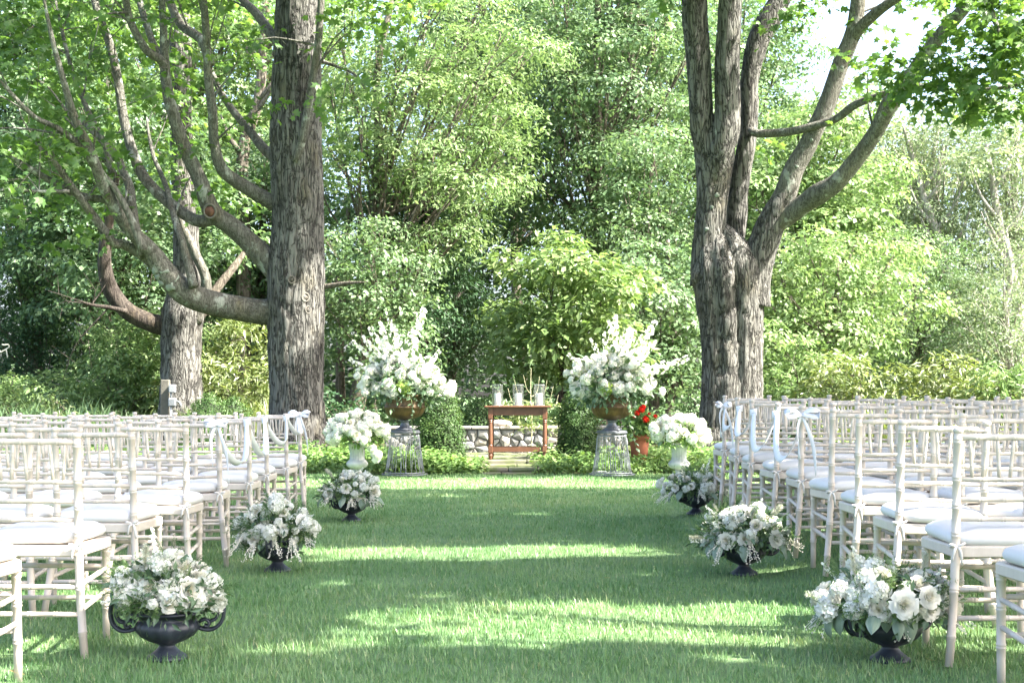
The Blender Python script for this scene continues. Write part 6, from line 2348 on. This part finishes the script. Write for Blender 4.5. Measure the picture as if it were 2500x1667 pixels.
def fluted_vase(label, blabel, px, d, seed, rx, h):
    x = PS(px, 1160, d)[0]
    root = thing('fluted_vase', label, 'vase', (x, d, float(gz(x, d))), 0, 'pale fluted vases at the head of the aisle')
    fl = lambda i, a: 1 - (0.05 * np.abs(np.cos(a * 9)) if 5 <= i <= 10 else 0)
    V, FL = lathe([(0.045, 0.118), (0.06, 0.128), (0.11, 0.148), (0.138, 0.178), (0.140, 0.205), (0.118, 0.232), (0.098, 0.25), (0.094, 0.30), (0.098, 0.36), (0.108, 0.41), (0.116, 0.435), (0.122, 0.44), (0.124, 0.452), (0.112, 0.454), (0.095, 0.43), (0.001, 0.40)], 72, fl)
    mb = MB()
    mb.add(V, FL)
    mb.build('body', M['vase_white'], root, True)
    V, FL = lathe([(0.001, 0), (0.105, 0), (0.107, 0.02), (0.09, 0.03), (0.06, 0.045), (0.045, 0.075), (0.043, 0.095), (0.055, 0.104), (0.055, 0.112), (0.044, 0.12), (0.001, 0.12)], 36)
    mb = MB()
    mb.add(V, FL)
    mb.build('foot', M['vase_white'], root, True)
    g = random.Random(seed)
    b = thing('flower_arrangement', blabel, 'flowers', (x, d, 0.53 + float(gz(x, d))), 0, 'white flower arrangements at the head of the aisle')
    greens(b, g, rx * 0.85, rx * 0.7, h * 0.85, 110, 0.07, 'leaf_cover')
    for p, dd in spread(g, 9, rx * 0.85, rx * 0.7, h * 0.85, 0.15, -0.05, 0.75):
        put('hydrangea', b, p - dd * 0.05, dd, g.uniform(0.15, 0.20), g=g)
    for p, dd in spread(g, 24, rx * 0.97, rx * 0.8, h * 0.97, 0.1, -0.12, 0.7):
        put('floret_cluster', b, p - dd * 0.03, dd, g.uniform(0.09, 0.13), g=g)
    for p, dd in spread(g, 7, rx * 0.85, rx * 0.7, h * 0.85, 0.15, 0.0, 0.85):
        put('rose', b, p - dd * 0.02, dd, g.uniform(0.10, 0.13), g=g)
    for p, dd in spread(g, 14, rx * 0.85, rx * 0.7, h * 0.8, 0.1, -0.2, 0.8):
        put('green_leaf', b, p * 0.9, dd, g.uniform(0.09, 0.13), g=g)
    for p, dd in spread(g, 6, rx * 0.85, rx * 0.7, h * 0.8, 0.1, 0, 0.6):
        put('filler_sprig', b, p * 0.85, dd, g.uniform(0.14, 0.2), g=g)
    # trailing side
    for k in range(9):
        q = np.array([0.10 + 0.025 * k + g.uniform(-.04, .04), -0.14 + g.uniform(-.05, .05), -0.03 - 0.032 * k + g.uniform(-.03, .03)]) if seed == 21 else np.array([0.24 + g.uniform(-.1, .1), -0.1, 0.02 - 0.012 * k])
        put('floret_cluster', b, q, (0.4, -0.7, -0.2), g.uniform(0.07, 0.11), g=g)
    return b


fluted_vase('pale fluted vase with bulging base beside the thick maple trunk', 'billowing white flowers trailing over the pale vase beside the thick maple', 872, 18.3, 21, 0.44, 0.36)
fluted_vase('pale fluted vase by the terracotta pot and the first chairs', 'rounded white hydrangeas in the pale vase by the terracotta pot', 1658, 18.2, 22, 0.42, 0.33)

# ------------------------------------------------------------------ gold urns on wire stands
M['wire'] = plain('galvanised_wire', (0.27, 0.285, 0.30), 0.45, 0.15, 20, 0.0, 0.6)
M['wire_dark'] = plain('dark_zinc', (0.13, 0.14, 0.155), 0.5, 0.2, 12, 0.0, 0.5)
t = NT('gilt_patina')
c = t.coord('Object')
n1 = t.noise(c, 7.0, 6.0, 0.7)
n2 = t.noise(c, 30.0, 5.0, 0.7)
t.pbsdf(t.mix(n2, t.ramp(n1, [(0.36, (0.030, 0.018, 0.010)), (0.52, (0.085, 0.050, 0.020)), (0.70, (0.25, 0.145, 0.045))]), (0.11, 0.07, 0.03), 'MIX'), 0.5, t.bump(n2, 0.5, 0.01), 0.35)
M['gilt'] = t.m


def wire_stand(label, px, d):
    x = PS(px, 1160, d)[0]
    root = thing('wire_stand', label, 'plant stand', (x, d, 0.0), 0, 'flared wire stands at the head of the aisle')
    H, rt, rb = 0.575, 0.185, 0.255
    prof = lambda z: rt + (rb - rt) * (1 - z / H) ** 1.0 + 0.03 * max(0, 1 - z / 0.12) ** 2
    for nm, r, z, tr in (('base_ring', prof(0) + 0.012, 0.018, 0.014), ('rim_ring', prof(0.02) - 0.005, 0.045, 0.006), ('top_ring', rt + 0.012, H, 0.013), ('rim_ring', rt + 0.004, H - 0.045, 0.007)):
        a = np.linspace(0, 2 * np.pi, 37)
        mb = MB()
        mb.add(*tube(np.stack([r * np.cos(a), r * np.sin(a), np.full(37, z)], 1), tr, 6, False))
        mb.build(nm, M['wire_dark'] if tr > 0.01 else M['wire'], root, True)
    V, FL = lathe([(0.001, H + 0.012), (rt + 0.01, H + 0.012), (rt + 0.018, H + 0.02), (rt + 0.01, H + 0.028), (0.001, H + 0.03)], 32)
    mb = MB()
    mb.add(V, FL)
    mb.build('top_plate', M['wire_dark'], root, True)
    for k in range(22):
        a = 2 * np.pi * k / 22
        zs = np.linspace(0.02, H, 7)
        mb = MB()
        mb.add(*tube([(prof(z) * math.cos(a), prof(z) * math.sin(a), z) for z in zs], 0.0036, 5))
        mb.build('upright_wire', M['wire'], root, True)
    for k in range(6):
        a0 = 2 * np.pi * k / 6
        tt = np.linspace(0, 1, 17)
        for (z0, z1, half) in ((0.05, 0.50, 0.42), (0.08, 0.34, 0.3)):
            ang = a0 + half * np.cos(np.pi * tt) * (1 if half > .4 else -1) + (0.25 if half < .4 else 0)
            z = z0 + (z1 - z0) * np.sin(np.pi * tt)
            mb = MB()
            mb.add(*tube([((prof(zz) + 0.006) * math.cos(aa), (prof(zz) + 0.006) * math.sin(aa), zz) for aa, zz in zip(ang, z)], 0.0034, 5))
            mb.build('scroll_wire', M['wire'], root, True)
    return x, H + 0.03


def gold_urn(label, x, d, z):
    root = thing('gilt_urn', label, 'urn', (x, d, z), 0, 'gilt urns on wire stands')
    rib = lambda i, a: 1 + (0.02 * np.cos(a * 24) if 3 <= i <= 7 else 0)
    V, FL = lathe([(0.05, 0.135), (0.10, 0.145), (0.17, 0.165), (0.225, 0.20), (0.255, 0.245), (0.264, 0.285), (0.277, 0.297), (0.280, 0.309), (0.268, 0.32), (0.270, 0.38), (0.276, 0.44), (0.286, 0.455), (0.289, 0.468), (0.275, 0.472), (0.255, 0.46), (0.24, 0.42), (0.001, 0.40)], 64, rib)
    mb = MB()
    mb.add(V, FL)
    mb.build('bowl', M['gilt'], root, True)
    V, FL = lathe([(0.001, 0), (0.13, 0), (0.132, 0.015), (0.10, 0.028), (0.07, 0.05), (0.055, 0.09), (0.055, 0.115), (0.075, 0.125), (0.06, 0.137), (0.001, 0.137)], 32)
    mb = MB()
    mb.add(V, FL)
    mb.build('foot', M['wire_dark'], root, True)


def grand_bouquet(label, x, d, z, seed, spikes, lean):
    g = random.Random(seed)
    b = thing('flower_arrangement', label, 'flowers', (x, d, z), 0, 'grand white flower arrangements in gilt urns')
    rx, h = 0.56, 0.56
    ph = [g.uniform(0, 6.28) for _ in range(3)]

    def rag(p):
        a = math.atan2(p[2], p[0])
        return p * (1 + 0.13 * math.sin(3 * a + ph[0]) + 0.10 * math.sin(7 * a + ph[1]) + g.uniform(-0.12, 0.14))
    greens(b, g, rx * 0.95, 0.36, h * 0.95, 330, 0.08)
    for (dx, dz, s) in spikes:
        put('flower_spike', b, np.array([dx * 0.12, g.uniform(-.08, .1), 0.05]), (dx, g.uniform(-.15, .1), dz), s, g=g)
    for p, dd in spread(g, 9, rx * 0.9, 0.32, h * 0.65, 0.18, 0.02, 0.8):
        put('hydrangea', b, p - dd * 0.05, dd, g.uniform(0.14, 0.21), g=g)
    for p, dd in spread(g, 46, rx * 1.0, 0.36, h * 0.97, 0.10, 0.0, 0.75):
        put('floret_cluster', b, rag(p) - dd * 0.04, dd, g.uniform(0.07, 0.15), g=g)
    for p, dd in spread(g, 6, rx * 0.85, 0.32, h * 0.6, 0.2, 0, 0.9):
        put('rose', b, p - dd * 0.02, dd, g.uniform(0.11, 0.14), g=g)
    for p, dd in spread(g, 54, rx * 1.0, 0.36, h * 0.95, 0.07, -0.1, 0.8):
        put('green_leaf', b, p * g.uniform(0.9, 1.08), norm(dd + np.array([g.uniform(-.5, .5), 0, g.uniform(-.5, .3)])), g.uniform(0.10, 0.16), g=g)
    for p, dd in spread(g, 14, rx * 0.85, 0.3, h * 0.9, 0.1, 0, 0.6):
        put('filler_sprig', b, p * 0.9, dd, g.uniform(0.2, 0.3), g=g)
    for sx, sz in lean:
        for k in range(4):
            put('floret_cluster', b, np.array([sx * (0.75 + 0.12 * k), -0.12, sz * (1 - 0.25 * k)]), (sx, -0.6, 0.1), g.uniform(0.12, 0.18), g=g)
    put('green_hydrangea', b, np.array([0.02 if seed == 31 else -0.10, -0.30, 0.06]), (0, -1, 0.1), 0.19, g=g)
    return b


xl_, zl = wire_stand('flared wire cage stand beside the tall boxwood cone', 988, 19.05)
gold_urn('gilt urn catching sunlight on the wire stand by the tall boxwood cone', xl_, 19.05, zl)
grand_bouquet('tall loose white bouquet with one high spike in the gilt urn by the boxwood', xl_ - 0.02, 19.05, zl + 0.50, 31,
              [(0.04, 1, 1.10), (0.0, 1, 0.95), (-0.42, 1, 0.95), (-0.34, 1, 0.90), (-0.50, 1, 0.85), (-0.62, 0.9, 0.86), (-0.30, 1, 0.80), (-0.85, 0.6, 0.72), (0.35, 1, 0.68), (0.75, 0.8, 0.66), (-0.15, 1, 0.7), (-0.45, 0.8, 0.7)], [(0.55, 0.10)])
xr_, zr = wire_stand('flared wire cage stand with leaves showing through, next to the terracotta pot', 1494, 19.0)
gold_urn('shaded brown-gilt urn on the wire stand next to the terracotta pot', xr_, 19.0, zr)
grand_bouquet('wide white bouquet with spikes fanned towards the forked maple', xr_, 19.0, zr + 0.50, 32,
              [(0.22, 1, 0.98), (0.72, 0.85, 1.02), (1.0, 0.66, 1.0), (0.15, 1, 0.90), (0.30, 1, 0.86), (-0.30, 1, 0.72), (-0.75, 0.75, 0.70), (0.5, 1, 0.92), (0.4, 0.9, 0.82), (0.6, 0.9, 0.85), (0.05, 1, 0.8), (-0.1, 1, 0.76)], [(-0.42, 0.0)])

# ivy trailing from the gilt urns
for (x, z, sx, sd, lab) in ((xl_, zl, 0.12, 1, 'pale ivy strand trailing from the sunlit gilt urn over its stand'), (xr_, zr, 0.22, 2, 'leafy ivy strand trailing from the shaded gilt urn over its stand')):
    g = random.Random(sd)
    iv = thing('ivy_strand', lab, 'ivy', (x, 19.0, z), 0, 'ivy strands')
    P = np.array([(sx * 0.9, -0.27, 0.42), (sx * 1.05, -0.29, 0.25), (sx * 0.95, -0.25, 0.08), (sx * 1.2, -0.24, -0.06), (sx * 1.35, -0.25, -0.22)])
    Q, q = resample(P, np.full(5, 0.005), 0.03)
    mb = MB()
    mb.add(*tube(Q, q, 5))
    mb.build('stem', M['stem_green'], iv, True)
    for k in range(0, len(Q), 2):
        put('green_leaf', iv, Q[k], (g.uniform(-1, 1), -0.8, g.uniform(-.6, .4)), g.uniform(0.07, 0.11), g=g)

# terracotta pot with red geraniums
M['terracotta'] = plain('terracotta', (0.36, 0.12, 0.065), 0.85, 0.18, 9, 0.2)


def geranium_pot():
    d = 20.4
    x = PS(1561, 1100, d)[0]
    root = thing('terracotta_pot', 'tall terracotta pot standing in the bed beside the darker topiary', 'pot', (x, d, 0.0))
    V, FL = lathe([(0.001, 0), (0.10, 0), (0.135, 0.40), (0.138, 0.435), (0.150, 0.44), (0.153, 0.515), (0.14, 0.517), (0.128, 0.49), (0.001, 0.48)], 32)
    mb = MB()
    mb.add(V, FL)
    mb.build('pot', M['terracotta'], root, True)
    g = random.Random(5)
    b = thing('geranium', 'red-flowered geranium growing in the terracotta pot', 'plant', (x, d, 0.52))
    P, O = [], []
    for _ in range(140):
        p, dd = dome(g, 0.27, 0.24, 0.40, 0.0, 0.5)
        P.append(p * g.uniform(0.5, 1))
        O.append(dd)
    tag(leaf_mass('foliage', np.array(P), np.array(O), 'leaf_cover', 6, 0.07, 0.08, b, aspect=0.9, flat=0.6), kind='stuff')
    for (sx, sy, s) in ((1566, 1000, .085), (1556, 1008, .07), (1577, 1024, .085), (1600, 1016, .05), (1571, 993, .06), (1548, 1016, .045), (1585, 1010, .04)):
        p = PS(sx, sy, d - 0.25) - np.array([x, d, 0.52])
        put('red_flower', b, p, (0.1 + g.uniform(-.4, .4), -0.8, 0.5), s, g=g)


geranium_pot()
for i, (x, y, d, lab) in enumerate(((-1.88, 5.36, 0.5, 'dry curled leaf on the grass under the nearest chair of the low-limbed maple side'), (1.62, 5.55, 1.2, 'dry yellow leaf on the grass near the silver-leaved urn'), (0.55, 8.05, 2.0, 'small fallen leaf in the middle of the aisle'))):
    V, F, rn = leaf_geo(np.zeros((1, 3)), np.array([[0.2, -0.1, 1.0]]), np.array([[math.cos(d), math.sin(d), 0.1]]), [0.06], [0.04], np.array([0.5]))
    me = mesh_from('dry_leaf', V, [F], False, rn)
    if i == 0:
        M['dry_leaf'] = leaf_mat('dry_leaf', [(0.1, (0.32, 0.22, 0.08)), (0.9, (0.45, 0.36, 0.15))], 0.2)
    me.materials.append(M['dry_leaf'])
    o = link('fallen_leaf', me)
    o.location = (x, y, float(gz(x, y)) + 0.045)
    tag(o, lab, 'leaf', 'fallen leaves')
